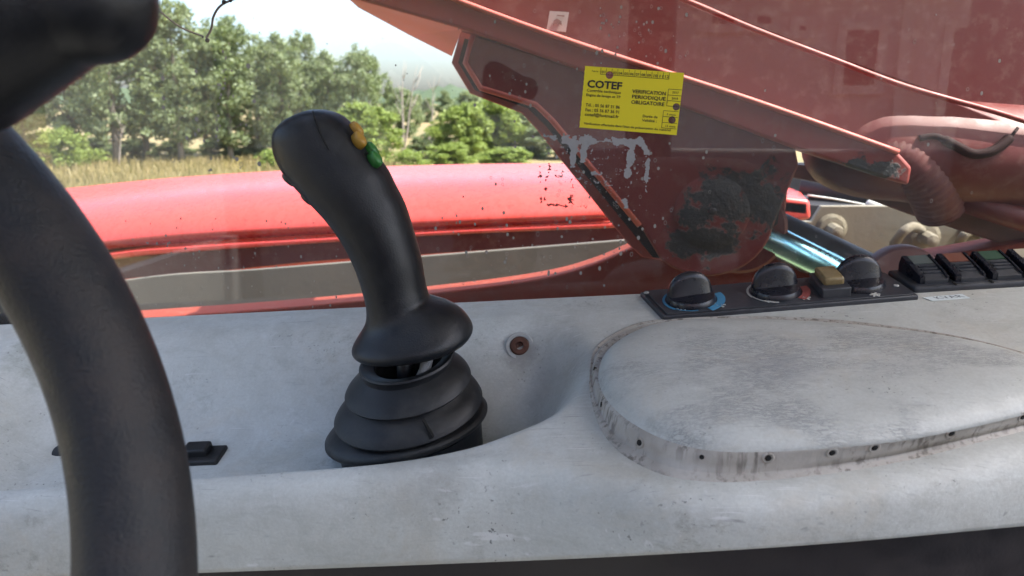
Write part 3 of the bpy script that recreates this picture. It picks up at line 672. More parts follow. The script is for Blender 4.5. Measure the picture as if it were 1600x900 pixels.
def vnoise(U, W, s, seed):
    rg = np.random.default_rng(seed); g = rg.random((160, 160)); x = U / s; y = W / s
    xi = np.floor(x).astype(int); yi = np.floor(y).astype(int); fx = x - xi; fy = y - yi
    fx = fx * fx * (3 - 2 * fx); fy = fy * fy * (3 - 2 * fy); G = lambda a, b: g[a % 160, b % 160]
    return (G(xi, yi) * (1 - fx) + G(xi + 1, yi) * fx) * (1 - fy) + (G(xi, yi + 1) * (1 - fx) + G(xi + 1, yi + 1) * fx) * fy
def fbm(U, W, s, seed): return .5 * vnoise(U, W, s, seed) + .3 * vnoise(U, W, s / 2.1, seed + 1) + .2 * vnoise(U, W, s / 4.3, seed + 2)
def segd(U, W, a, b):
    ax, ay = a; bx, by = b; dx, dy = bx - ax, by - ay; t = np.clip(((U - ax) * dx + (W - ay) * dy) / (dx * dx + dy * dy), 0, 1)
    return np.hypot(U - ax - t * dx, W - ay - t * dy)
def glue(U, W):
    d = np.full(U.shape, 99.0)
    for a, b, r in (((850, 212), (882, 219), 2), ((882, 219), (900, 219), 6), ((898, 216), (893, 255), 6), ((908, 216), (925, 220), 7), ((915, 225), (910, 248), 5), ((927, 220), (960, 219), 1.0), ((960, 220), (1000, 221), 6), ((990, 224), (978, 274), 5), ((1000, 222), (1013, 240), 4), ((1013, 240), (1009, 282), 2.6), ((1009, 282), (1008, 312), .6), ((970, 303), (978, 322), 2.5), ((926, 270), (938, 272), 2), ((976, 272), (955, 272), .6)):
        d = np.minimum(d, segd(U, W, a, b) - r)
    n = fbm(U, W, 9, 3)
    return (d < (n - .52) * 12) | ((d < 26) & (fbm(U, W, 4.5, 9) > .735) & (U < 1012) & (W > 218))
film('glue_residue', (846, 205, 1018, 330), glue, 'residue')
def brown(U, W):
    d = np.full(U.shape, 99.0)
    for a, b, r in (((843, 260), (845, 318), 1), ((852, 275), (851, 318), .8), ((892, 280), (890, 320), 2), ((858, 255), (857, 268), 1.6), ((845, 318), (920, 324), .1), ((850, 276), (868, 273), .4)):
        d = np.minimum(d, segd(U, W, a, b) - r)
    return d < (fbm(U, W, 5, 21) - .56) * 14
film('brown_residue', (838, 250, 930, 330), brown, 'residue_brown')
drops = []
rg = np.random.default_rng(11)
def dropring(u, v, r, fill):
    c = at(u, v, YG - .0005); ax = norm(rt) * r; az = np.array([0, 0, 1.0]) * r * rg.uniform(1.1, 1.6)
    if fill: drops.append(loft([ring(c, ax, az, 10)], True, False))
    else:
        a, b = ring(c, ax, az, 14), ring(c, ax * .78, az * .78, 14); drops.append(loft([a, b], False, False))
for k in range(46):                                    # the run of drops on the left
    t = rg.random(); dropring(352 - 22 * t + rg.normal() * 2.5, 85 + 185 * t, rg.uniform(.0003, .0011), rg.random() < .8)
for k in range(34): dropring(rg.uniform(250, 420), rg.uniform(80, 268), rg.uniform(.0006, .0019), rg.random() < .6)
for k in range(80): dropring(rg.uniform(700, 1600), rg.uniform(10, 400), rg.uniform(.0003, .0012), rg.random() < .25)
for k in range(150): dropring(rg.uniform(720, 1050), rg.uniform(100, 420), rg.uniform(.0003, .0013), rg.random() < .4)
for k in range(110): dropring(rg.uniform(180, 560), rg.uniform(340, 480), rg.uniform(.0003, .0010), rg.random() < .7)
for k in range(80): dropring(rg.uniform(640, 1000), rg.uniform(330, 450), rg.uniform(.0003, .0014), rg.random() < .5)
for k in range(60): dropring(rg.uniform(930, 1080) , rg.uniform(0, 100), rg.uniform(.0003, .0012), rg.random() < .5)
for k in range(60): dropring(rg.uniform(370, 720), rg.uniform(5, 250), rg.uniform(.0002, .0006), True)
do = mesh('dried_drops', *join(drops), M['drop'], win, False); do['kind'] = 'stuff'
th = thing('hanging_thread', at(330, 40, .69), 'brown cobweb thread with dark specks hanging at the upper left of the window', 'thread')
mesh('strand', *tube(catmull([at(228, -4, .69), at(255, 22, .69), at(285, 44, .69), at(318, 57, .69)], 6), .0008, 6), M['thread'], th)
mesh('strand', *tube(catmull([at(322, 60, .69), at(330, 45, .69), at(334, 25, .69), at(346, 8, .69), at(372, -4, .69)], 6), .0010, 6), M['thread'], th)
for (u, v, r_) in ((324, 63, .0022), (350, 3, .0022), (360, 1, .0016), (317, 58, .001)):
    mesh('speck', *lathe(at(u, v, .689), (1, 0, .3), [(.0003, -r_), (r_ * .8, -r_ * .5), (r_, 0), (r_ * .7, r_ * .6), (.0003, r_)], 8), M['ink'], th)

roof = thing('shade_roof', (0, 0, EYE + .55), 'unseen black cab roof panel sized to shade the console and wheel', 'roof')
mesh('panel', *box((-.20, .0, EYE + .56), (.765, .72, EYE + .60)), M['cab'], roof, False, bevel=.015)  # solid only where it has to shade the console and wheel
mesh('bounce_lining', *box((-.18, .02, EYE + .540), (.73, .66, EYE + .558)), M['bounce_lining'], roof, False)  # white so that it bounces fill light down into the cab
mesh('unseen_roof_pane', *box((-1.10, -.75, EYE + .575), (-.205, .67, EYE + .580)), M['glass'], roof, False)  # roof left glazed here to let fill skylight in
mesh('unseen_roof_pane', *box((-.200, -.75, EYE + .575), (.80, -.005, EYE + .580)), M['glass'], roof, False)
mesh('unseen_roof_rail', *box((-1.15, .675, EYE + .56), (-.205, .72, EYE + .60)), M['cab'], roof, False, bevel=.008)
mesh('unseen_roof_rail', *box((-1.15, -.80, EYE + .56), (.80, -.755, EYE + .60)), M['cab'], roof, False, bevel=.008)
cf_ = thing('blocker_floor', (0, 0, .85), 'unseen cab floor and low walls, added to block light from below', 'floor')  # out of view, added to stop ground bounce reaching the console front
mesh('blocker_floor_panel', *box((-1.12, -.80, .85), (1.02, .655, .89)), M['door'], cf_, False)
mesh('blocker_front_wall', *box((-1.12, -.76, .90), (-1.08, .655, EYE - .35)), M['door'], cf_, False)
mesh('blocker_rear_wall', *box((1.0, -.72, .90), (1.03, .655, EYE - .20)), M['door'], cf_, False)
mesh('blocker_sill', *box((-1.12, .662, .86), (1.03, .70, EYE - .27)), M['cab'], cf_, False)
se = thing('blocker_seat', (.12, -.42, .90), 'unseen black cloth driver seat, added to block light from behind', 'seat')  # out of view, added to block light coming from behind
mesh('blocker_pedestal', *box((-.08, -.55, .90), (.30, -.22, 1.25)), M['cab'], se, False, bevel=.02)
mesh('blocker_cushion', *box((-.16, -.60, 1.252), (.38, -.10, 1.38)), M['seat'], se, False, bevel=.05)
bk_ = loft([ring((.14 + .02 * t, -.60 - .08 * t, 1.36 + .72 * t), (.25 * w_, 0, 0), (0, .055, 0), 24, 4) for t, w_ in ((0, .9), (.1, 1.0), (.5, 1.0), (.85, .9), (.97, .7), (1.0, .5))])
mesh('blocker_backrest', *bk_, M['seat'], se)
dr = thing('cab_door', (0, -.79, .9), 'grey lower cab door panel opposite the side window', 'door')
mesh('panel', *box((-1.03, -.80, .9), (.81, -.77, EYE - .10)), M['door'], dr, False, bevel=.01)
mesh('handle', *tube([(.2, -.765, 1.9), (.2, -.74, 1.9), (.4, -.74, 1.9), (.4, -.765, 1.9)], .01, 10), M['cab'], dr)
for nm, lo, hi, lab in (('cab_post', (.0, -.82, .9), (.12, -.75, EYE + .53), 'black cab door post opposite the window, mirrored in the glass behind the sticker'),
                        ('cab_post', (.82, -.82, .9), (1.05, -.74, EYE + .53), 'wide black rear cab post, mirrored in the glass at far right'),
                        ('cab_post', (-1.12, -.82, .9), (-1.04, -.75, EYE + .53), 'black front cab post beyond the steering wheel')):
    tag(mesh(nm, *box(lo, hi), M['cab'], None, False, base=((lo[0] + hi[0]) / 2, (lo[1] + hi[1]) / 2, lo[2]), bevel=.015), lab, 'post', 'cab posts')

# ---- the yard on the other side of the cab, seen only mirrored in the window
def mir(u, v, D):
    p_ = at(u, v, 2 * YG + D); return np.array([p_[0], -D, p_[2]])
yd = 10.5
hs = thing('farm_house', (mir(1250, 150, yd)[0], -yd, 0), 'rendered farm building across the yard, seen mirrored in the glass', 'building')
x0, x1 = mir(60, 100, yd)[0], mir(1700, 100, yd)[0]; zt = mir(1200, -60, yd)[2]
mesh('wall', *box((x0, -yd - 5, 0), (x1, -yd, zt)), M['brickwall'], hs, False)
mesh('roof', *prism([(x0 - .4, -yd + .5, zt), (x0 - .4, -yd - 5.5, zt), (x0 - .4, -yd - 2.5, zt + 1.6)], (x1 - x0 + .8, 0, 0)), M['roof'], hs, False)
mesh('eave', *box((x0 - .4, -yd + .3, zt - .22), (x1 + .4, -yd + .52, zt + .02)), M['wall_w'], hs, False)
for (u0, u1, v0, v1) in ((1312, 1376, 44, 136), (1110, 1150, 20, 40), (1180, 1208, 22, 40), (1245, 1262, 38, 50), (1470, 1590, 40, 190)):
    a_, b_ = mir(u0, v1, yd), mir(u1, v0, yd)
    fr_ = mesh('window_frame', *join([box((a_[0] - .1, -yd - .02, a_[2] - .1), (a_[0] + .02, -yd + .06, b_[2] + .1)), box((b_[0] - .02, -yd - .02, a_[2] - .1), (b_[0] + .1, -yd + .06, b_[2] + .1)), box((a_[0] + .021, -yd - .02, b_[2] - .02), (b_[0] - .021, -yd + .06, b_[2] + .1)), box((a_[0] + .021, -yd - .02, a_[2] - .1), (b_[0] - .021, -yd + .06, a_[2] + .02))]), M['wall_w'], hs, False)
    mesh('pane', *box((a_[0] + .022, -yd + .01, a_[2] + .022), (b_[0] - .022, -yd + .02, b_[2] - .022)), M['dark'], fr_, False)
a_ = mir(1376, 150, yd); b_ = mir(1412, 20, yd)
mesh('pilaster', *box((a_[0] + .15, -yd - .02, 0), (b_[0] + .1, -yd + .12, zt - .23)), M['wall_w'], hs, False)
cr = thing('parked_car', (mir(1260, 150, 8.0)[0], -8.0, 0), 'grey parked car in the yard, seen mirrored in the glass', 'car')
cx = mir(1260, 150, 8.0)[0]; prof_c = [(-2.0, .35), (-2.05, .75), (-1.95, .92), (-1.1, 1.02), (-.55, 1.42), (.65, 1.46), (1.35, 1.05), (1.95, .95), (2.1, .7), (2.05, .35)]
mesh('body', *prism([(cx + x, -8.0, z) for x, z in prof_c], (0, -1.65, 0)), M['car'], cr, False, bevel=.08)
for q in ([(-.95, 1.06), (-.5, 1.37), (-.02, 1.39), (-.02, 1.04)], [(.06, 1.04), (.06, 1.39), (.6, 1.40), (1.15, 1.06)]):
    mesh('window', *prism([(cx + x, -7.985, z) for x, z in q], (0, -.03, 0)), M['dark'], cr, False)
for x in (-1.25, 1.3):
    mesh('wheel', *lathe((cx + x, -8.12, .32), (0, 1, 0), [(.32, 0), (.32, .16), (.24, .19), (.2, .17)], 24), M['cab'], cr, angle=40)

# ================================================================== the dashboard console
tray_px = [(-300, 790), (0, 764), (300, 745), (530, 728), (640, 716), (740, 700), (800, 683), (860, 660), (900, 634), (922, 605), (934, 570), (932, 535), (918, 505), (895, 482)]
tray = catmull([on_plane(u, v)[:2] for u, v in tray_px], 5)
poly = np.concatenate([tray, [[tray[-1][0], 1.2], [-2, 1.2], [-2, tray[0][1]]]])
def inside(px_, py_):
    r = np.zeros(px_.shape, bool); n = len(poly)
    for i in range(n):
        x0, y0 = poly[i]; x1, y1 = poly[(i + 1) % n]
        if y0 == y1: continue
        c = ((y0 > py_) != (y1 > py_)) & (px_ < (x1 - x0) * (py_ - y0) / (y1 - y0) + x0); r ^= c
    return r
def tray_depth(x, y):
    x = np.asarray(x, float); y = np.asarray(y, float); d = np.full(x.shape, 9.0)
    for i in range(len(tray) - 1): d = np.minimum(d, segd(x, y, tray[i], tray[i + 1]))
    d = np.where(inside(x, y), d, -d)
    w = .026 + .040 * smooth_((x + .14) / .10) + 0 * y
    s = smooth_((d + .004) / w) * smooth_((.628 - y) / .098) * smooth_((x + .56) / .13)
    return .062 * s
def zc(x, y): return plane_z(x, y) - tray_depth(x, y)
lip_px = [(-420, 822), (0, 786), (300, 764), (530, 748), (700, 733), (820, 730), (930, 745), (1040, 768), (1150, 772), (1300, 760), (1450, 738), (1600, 705), (1850, 650)]
lipxy = catmull([on_plane(u, v)[:2] for u, v in lip_px], 8)
bot_px = catmull([(-420, 925), (0, 906), (320, 895), (700, 881), (1000, 868), (1300, 849), (1600, 822), (1850, 798)], 8)
def lip_y(x): return np.interp(x, lipxy[:, 0], lipxy[:, 1])
bots = []
for u, v in bot_px:
    d = ray(u, v); lo, hi = .05, 2.0
    for _ in range(50):
        t = (lo + hi) / 2; p = d * t
        if p[1] < lip_y(p[0]) - .004: lo = t
        else: hi = t
    bots.append(CAM + d * lo)
bots = np.array(bots); o_ = np.argsort(bots[:, 0]); bots = bots[o_]
cons = thing('dashboard_console', (0, .5, EYE - .3), 'weathered grey moulded dashboard console with a sunken tray', 'dashboard')
NX, NY, NF = 540, 170, 26
xs = np.linspace(-.85, bots[-1, 0] - .01, NX)
colsv = []
YB = .648
for x in xs:
    ly = float(lip_y(x)); bz = np.interp(x, bots[:, 0], bots[:, 2]); by = np.interp(x, bots[:, 0], bots[:, 1])
    y0 = ly + .010
    back = []
    for a in np.linspace(90, 0, 6): back.append((YB + .010 * math.sin(R(a)), None, .010 * (1 - math.cos(R(a)))))
    pr = [(YB + .010, -.08)] + [(b[0], -b[2]) for b in back]
    ys = np.linspace(YB, y0, NY); zz = zc(np.full(NY, x), ys)
    pts = [(x, b[0], plane_z(x, YB) + b[1]) for b in pr] + [(x, y, z) for y, z in zip(ys[1:], zz[1:])]
    P0 = np.array([x, y0, zz[-1]]); P1 = np.array([x, ly - .006, plane_z(x, ly) - .001]); P3 = np.array([x, by, bz]); P2 = P3 + (P1 - P3) * .62 + np.array([0, -.003, 0])
    for t in np.linspace(0, 1, NF)[1:]:
        pts.append(tuple((1 - t) ** 3 * P0 + 3 * (1 - t) ** 2 * t * P1 + 3 * (1 - t) * t * t * P2 + t ** 3 * P3))
    pts.append((x, by + .012, bz - .004)); pts.append((x, by + .03, bz - .002))
    colsv.append(pts)
colsv = np.array(colsv); nR = colsv.shape[1]
cv = colsv.reshape(-1, 3)
cf = [(i * nR + j, i * nR + j + 1, (i + 1) * nR + j + 1, (i + 1) * nR + j) for i in range(NX - 1) for j in range(nR - 1)]
mesh('moulding', cv, cf, M['console'], cons)
lt = np.array([(x, np.interp(x, bots[:, 0], bots[:, 1]) + .014, np.interp(x, bots[:, 0], bots[:, 2]) + .004) for x in xs[::8]])
mesh('lower_trim', *loft([lt, lt + np.array([0, .01, -.12]), lt + np.array([0, .05, -.6])], False, False, closed=False), M['trim'], cons)
def hit(u, v, f=None):
    d = ray(u, v); t0 = .15; prev = None
    for t in np.arange(.2, 1.2, .001):
        p = CAM + d * t
        if p[2] < float(zc(np.array([p[0]]), np.array([p[1]]))[0]): break
    e = .003; z = lambda a, b: float(zc(np.array([a]), np.array([b]))[0])
    n = norm((-(z(p[0] + e, p[1]) - z(p[0] - e, p[1])) / (2 * e), -(z(p[0], p[1] + e) - z(p[0], p[1] - e)) / (2 * e), 1)); return p, n
# recessed bolt in the tray's back wall
p, n = hit(812, 541)
n = norm(n * .8 - norm(ray(812, 541)) * .6)
bo = mesh('recess_washer', *lathe(p, n, [(.0115, -.004), (.0115, .0010), (.0105, .0016), (.0080, .0012), (.0076, .0002)], 32), M['washer'], cons, angle=40)
mesh('rusty_bolt', *lathe(p, n, [(.0076, .0), (.0076, .0014), (.0066, .0024), (.0034, .0024), (.0028, .0004)], 24), M['rust'], bo, angle=40)
# knob behind the steering wheel
p, n = hit(98, 703)
mesh('tray_knob', *lathe(p + np.array([0, 0, -.004]), norm(n + np.array([.2, -.8, 0])), [(.0075, -.004), (.0075, .004), (.006, .007), (.0015, .008)], 24), M['bellows'], cons, angle=40)

# ---- arm pad
pad_top = [(1010, 507), (1100, 497), (1200, 497), (1300, 502), (1400, 512), (1500, 527), (1590, 548), (1660, 580), (1668, 612), (1610, 634), (1500, 660), (1400, 678), (1300, 688), (1200, 694), (1110, 692), (1040, 676), (980, 645), (945, 610), (934, 575), (950, 538)]
pad_bot = [(1002, 508), (1095, 500), (1200, 499), (1300, 504), (1400, 515), (1500, 531), (1600, 556), (1695, 590), (1705, 625), (1620, 664), (1510, 692), (1400, 718), (1300, 735), (1200, 747), (1110, 750), (1030, 735), (962, 692), (930, 635), (922, 578), (938, 540)]
hts = [.007, .007, .008, .009, .009, .010, .011, .013, .015, .016, .018, .019, .020, .020, .020, .019, .018, .016, .012, .009]
def pad_pt(px_, off): u, v = px_; return on_plane(u, v, off)
T = closed_curve([pad_pt(q, h) for q, h in zip(pad_top, hts)], 6); B = closed_curve([pad_pt(q, -.002) for q in pad_bot], 6)
cen = T.mean(0); nrm_p = norm((-PX, -PY, 1))
ob_ = B - B.mean(0); ob_ = ob_ / np.linalg.norm(ob_, axis=1)[:, None]; ob_ = ob_ * np.clip(.25 - ob_[:, 1:2] * 1.4, .05, 1.0)
rings = [B + ob_ * .007 + np.array([0, 0, -.003]), B + ob_ * .0055 + nrm_p * .0018, B + ob_ * .0022 + nrm_p * .0026, B + (T - B) * .1 + nrm_p * .002]
for s, out in ((.2, .25), (.45, .30), (.66, .20)):
    rings.append(B + (T - B) * s)
rr = T - cen; ln = np.linalg.norm(rr, axis=1)[:, None]
for ins, dz in ((.0, -.0050), (.0014, -.0026), (.0036, -.0002), (.0070, .0020), (.0125, .0040), (.024, .0060)): rings.append(T - rr / ln * ins + nrm_p * dz)
T1 = T - rr / ln * .024
for s in (.85, .68, .5, .3, .12):
    rings.append(cen + (T1 - cen) * s + nrm_p * (.0064 + .0045 * (1 - s) - .0050 * max(0, .55 - s)))
pad = mesh('arm_pad', *loft(rings, False, True), M['pad'], cons)
pad.data.materials.append(M['padwall'])
for i_, p_ in enumerate(pad.data.polygons):
    if i_ < 7 * len(T): p_.material_index = 1
for (u, v, big) in ((943, 578, 0), (941, 630, 1), (997, 691, 1), (1101, 712, 0), (1201, 709, 1), (1296, 706, 1), (1373, 700, 1), (1488, 679, 1), (1596, 651, 1)):
    # point on the pad wall: nearest wall spot to this pixel
    best = None
    for i in range(len(T)):
        for s in (.3, .45, .6):
            q = B[i] + (T[i] - B[i]) * s; dd = q - CAM; w = dd @ fw; pu = 800 + F * (dd @ rt) / w; pv2 = 450 - F * (dd @ upv) / w
            e = (pu - u) ** 2 + (pv2 - v) ** 2
            if best is None or e < best[0]: best = (e, i, s, w)
    i, s, w = best[1:]; t_ = norm(B[(i + 1) % len(B)] - B[i - 1]); wn_ = np.cross(t_, norm(T[i] - B[i])); wn_ = norm(wn_)
    if wn_ @ (cen - B[i]) > 0: wn_ = -wn_
    q = CAM + ray(u, v) * w / 1.0 if False else B[i] + (T[i] - B[i]) * s
    r_ = .0034 if big else .0026
    h_ = mesh('screw_hole', *lathe(q, wn_, [(r_ * .50, -.001), (r_ * .50, .0006), (r_ * .3, .0007)], 16), M['hole'], pad)
    if big: mesh('screw_cup', *lathe(q, wn_, [(r_, -.002), (r_ * 1.0, .0004), (r_ * .8, .0007), (r_ * .5, .0001)], 20, True, False), M['padwall'], h_)

# ---- small rocker switch in the tray
p, n = hit(315, 715)
ts = thing('tray_switch', p, 'small black rocker switch in the tray right of the steering wheel', 'switch')
ex = norm(np.array([1, .04, PX])); ey = norm(np.cross(n, ex)); ez = np.cross(ex, ey)
mesh('bezel', *obox(p + ez * .001, ex * .0175, ey * .011, ez * .003), M['bellows'], ts, False, bevel=.0015)
mesh('rocker', *obox(p + ez * .006 - ex * .003 + ey * .002, ex * .010, ey * .007, ez * .004), M['bellows'], ts, False, bevel=.002)

# ---- joystick
YJ = .525
js = thing('joystick', at(640, 700, YJ + .005), 'black rubber joystick with amber and green thumb buttons in a bellows boot', 'joystick')
secs = [((576, 476), (667, 462), .0238), ((571, 455), (662, 442), .0236), ((560, 420), (655, 402), .0245), ((541, 380), (643, 360), .026), ((517, 346), (630, 320), .027), ((490, 317), (614, 288), .0275), ((466, 292), (601, 262), .027), ((447, 269), (578, 233), .026), ((435, 246), (556, 203), .025), ((431, 224), (533, 181), .0235), ((434, 206), (510, 172), .020), ((446, 190), (488, 171), .012)]
L_ = catmull([at(u, v, YJ) for (u, v), _, _ in secs], 5); R_ = catmull([at(u, v, YJ) for _, (u, v), _ in secs], 5); D_ = catmull([[d] for _, _, d in secs], 5)[:, 0]
rings = []
for i in range(len(L_)):
    c = (L_[i] + R_[i]) / 2; a = (R_[i] - L_[i]) / 2
    j0, j1 = max(i - 1, 0), min(i + 1, len(L_) - 1); ax = norm((L_[j1] + R_[j1]) - (L_[j0] + R_[j0])); b = norm(np.cross(a, ax))
    rings.append(ring(c, a, b * D_[i], 40, 2.35))
# collar: flared hand rest below the grip
base_rings = []
TILT = norm((0, -math.sin(R(14)), math.cos(R(14))))
CT = norm((0, -math.sin(R(5)), math.cos(R(5))))
for (l, r_, d, p_) in [((566, 549), (723, 535), .0345, 2.2), ((558, 547), (732, 531), .0378, 2.2), ((554, 542), (738, 523), .0393, 2.2), ((554, 536), (738, 515), .0391, 2.2), ((557, 529), (733, 504), .0362, 2.2), ((562, 521), (723, 490), .0315, 2.2), ((567, 513), (709, 479), .0278, 2.2), ((572, 505), (694, 473), .0257, 2.3), ((575, 496), (680, 470), .0246, 2.3), ((576, 486), (669, 467), .0240, 2.3)]:
    a0, a1 = at(*l, YJ), at(*r_, YJ); c = (a0 + a1) / 2; a = (a1 - a0) / 2; b = norm(np.cross(a, CT))
    base_rings.append(ring(c, a, b * d, 40, p_))
# align the turning sense of grip rings with the collar rings
def sense(r): return np.cross(r[10] - r[0], r[20] - r[10])[2]
if sense(rings[0]) * sense(base_rings[0]) < 0: base_rings = [np.roll(r[::-1], 1, 0) for r in base_rings]
bt = base_rings[0]; bc = bt.mean(0)
allr = [bc + (bt - bc) * .3, bc + (bt - bc) * .6, bc + (bt - bc) * .9] + base_rings + rings
gv, gf = loft(allr, True, True)
gr = mesh('grip', gv, gf, M['rubber'], js); sb = gr.modifiers.new('sub', 'SUBSURF'); sb.levels = 1; sb.render_levels = 1
# seam line and slot on the head: thin raised/recessed lines following the near surface
def near_head(u, v, lift=.0):
    """point on the camera-facing side of the grip"""
    d = ray(u, v); best = None
    for i in range(len(L_)):
        c = (L_[i] + R_[i]) / 2; a = (R_[i] - L_[i]) / 2; la = np.linalg.norm(a)
        q = at(u, v, YJ); s = (q - c) @ (a / la) / la
        off = abs((q - c) @ norm(np.cross(a, np.array([0, 1, 0]))))
        if best is None or off < best[0]: best = (off, s, D_[i])
    _, s, dd = best; s = min(.999, abs(s)); dep = dd * (1 - s ** 2.35) ** (1 / 2.35)
    return at(u, v, YJ - dep - lift)
mesh('seam', *tube([near_head(u, v, -.0003) for u, v in catmull([(489, 174), (492, 186), (498, 203), (506, 220), (514, 234)], 4)], .0006, 6), M['hole'], gr)
slot = catmull([(437, 209), (445, 197), (456, 188), (468, 181)], 4)
mesh('slot', *tube([near_head(u, v, -.0004) for u, v in slot], .0016, 8), M['hole'], gr)
# button strip and thumb buttons on the right shoulder
for (u, v, mat, ang, dy) in ((556, 203, 'amber', 52, -.002), (561, 219, 'amber', 55, -.0115), (580, 235, 'green', 55, -.003), (586, 249, 'green', 57, -.0105)):
    c = at(u, v, YJ + dy); ax = norm(rt * math.cos(R(ang)) - upv * math.sin(R(ang))); nn = norm(rt * math.sin(R(ang)) + upv * math.cos(R(ang)) - fw * (.25 if dy > -.006 else .75)); ax = norm(ax - nn * (ax @ nn))
    b = np.cross(ax, nn)
    mesh('thumb_button', *loft([ring(c + nn * s, ax * .0058 * k, b * .0036 * k, 24) for s, k in ((-.006, 1), (.0016, 1), (.0026, .94), (.0034, .78), (.0039, .45))]), M[mat], js)
for (u, v, mat) in ((455, 279, 'bellows'), (484, 309, 'bellows')):
    c = at(u - 1, v + 1, YJ - .004); ax = norm(rt * .75 - upv * .66); nn = norm(-rt * .66 - upv * .75); b = np.cross(ax, nn)
    mesh('finger_button', *loft([ring(c + nn * s, ax * .0062 * k, b * .007 * k, 20) for s, k in ((-.004, 1), (.0012, 1), (.0026, .85), (.0034, .5))]), M[mat], js)
# bellows boot: rings listed left point, right point, depth
bo_px = [((588, 574), (690, 560), .0225, 14), ((586, 571), (692, 556), .0235, 14), ((570, 566), (703, 551), .0305, 14), ((565, 566), (708, 551), .0325, 14), ((563, 569), (710, 554), .0330, 14), ((566, 572), (707, 557), .0320, 14),
         ((567, 579), (706, 564), .0316, 14), ((561, 586), (715, 570), .0350, 14), ((551, 595), (726, 578), .0392, 14), ((545, 602), (732, 585), .0418, 14), ((542, 608), (735, 591), .0434, 14), ((544, 611), (733, 594), .0426, 14), ((556, 611), (721, 595), .0370, 14),
         ((553, 617), (725, 601), .0385, 14), ((545, 623), (735, 607), .0428, 14), ((535, 632), (745, 613), .0470, 14), ((529, 640), (750, 620), .0492, 14), ((526, 646), (753, 625), .0502, 14), ((528, 649), (751, 628), .0494, 14), ((542, 650), (738, 632), .0430, 14),
         ((538, 656), (744, 636), .0445, 12), ((528, 663), (752, 637), .0475, 10), ((519, 671), (757, 638), .0490, 9), ((512, 680), (761, 641), .0500, 8), ((512, 684), (761, 645), .0500, 8), ((515, 687), (759, 648), .0490, 8), ((532, 689), (750, 655), .0430, 8)]
def tilted(l, r_, d, tl_=14, n=72):
    a0, a1 = at(*l, YJ + .004), at(*r_, YJ + .004); c = (a0 + a1) / 2; a = (a1 - a0) / 2; b = norm(np.cross(a, norm((0, -math.sin(R(tl_)), math.cos(R(tl_))))))
    return ring(c, a, b * d, n)
bt_ = mesh('boot', *loft([tilted(*q) for q in bo_px], False, False), M['bellows'], js, angle=38)
b0_ = tilted((533, 690), (751, 656), .0435, 8, 48)
mesh('base', *loft([b0_, b0_ - TILT * .05]), M['rubber'], js, angle=40)
# tear in the boot, dark inside well, braided cable
def boot_near(u, v, lift): return at(u, v, YJ + .004 - .046 - lift)
mesh('tear', *prism([at(u, v, YJ - .0400) for u, v in ((659, 656), (664, 662), (669, 672), (677, 684), (671, 687), (668, 676))], (0, .004, 0)), M['hole'], bt_, False)
wr = tilted((588, 574), (690, 560), .0225, 14, 30)
mesh('inner_well', *loft([wr, wr.mean(0) + (wr - wr.mean(0)) * .9 - TILT * .03], False, True), M['hole'], bt_)
mesh('shaft', *tube([at(632, 545, YJ + .004), at(634, 610, YJ + .004)], .006, 14), M['rubber'], js)
mesh('braided_cable', *tube([at(656, 596, YJ - .010), at(664, 578, YJ - .006), at(668, 560, YJ)], .0042, 10), M['cable'], js)

# ---- climate control panel
pn = nrm_p
def pl(u, v, off=0.0): return on_plane(u, v, off)
cp = thing('climate_panel', pl(1200, 470), 'black climate control panel with three knobs on the console ledge', 'control panel')
c4 = [pl(1000, 456, .004), pl(1383, 425, .004), pl(1436, 461, .004), pl(1036, 494, .004)]
mesh('plate', *prism([q - pn * .006 for q in c4], pn * .006), M['plastic'], cp, False, bevel=.0012)
ins = [np.mean(c4, 0) + (q - np.mean(c4, 0)) * .965 + pn * .0001 for q in c4]
mesh('faceplate', *prism(ins, pn * .0011), M['plastic'], cp, False, bevel=.0004)
top_off = .0055
exx = norm(c4[2] - c4[3]); eyy = norm(np.cross(pn, exx))
def arc(name, c, r0, r1, a0, a1, mat, parent):
    t = np.linspace(R(a0), R(a1), 18); inn = [c + (exx * math.cos(q) + eyy * math.sin(q)) * r0 for q in t]; out = [c + (exx * math.cos(q) + eyy * math.sin(q)) * r1 for q in t]
    rr_ = [np.array([i_, o__, o__ + pn * .0003, i_ + pn * .0003]) for i_, o__ in zip(inn, out)]
    return mesh(name, *loft(rr_), M[mat], parent, False)
def star(c, s, parent, mat='white_print'):
    ps = [obox(c, (exx * math.cos(a) + eyy * math.sin(a)) * s, (-exx * math.sin(a) + eyy * math.cos(a)) * s * .16, pn * .00015) for a in (0, R(60), R(120))]
    ctr = lathe(c - pn * .0002, pn, [(s * .45, 0), (s * .45, .0005)], 10)
    return mesh('symbol', *join(ps + [ctr]), M[mat], parent, False)
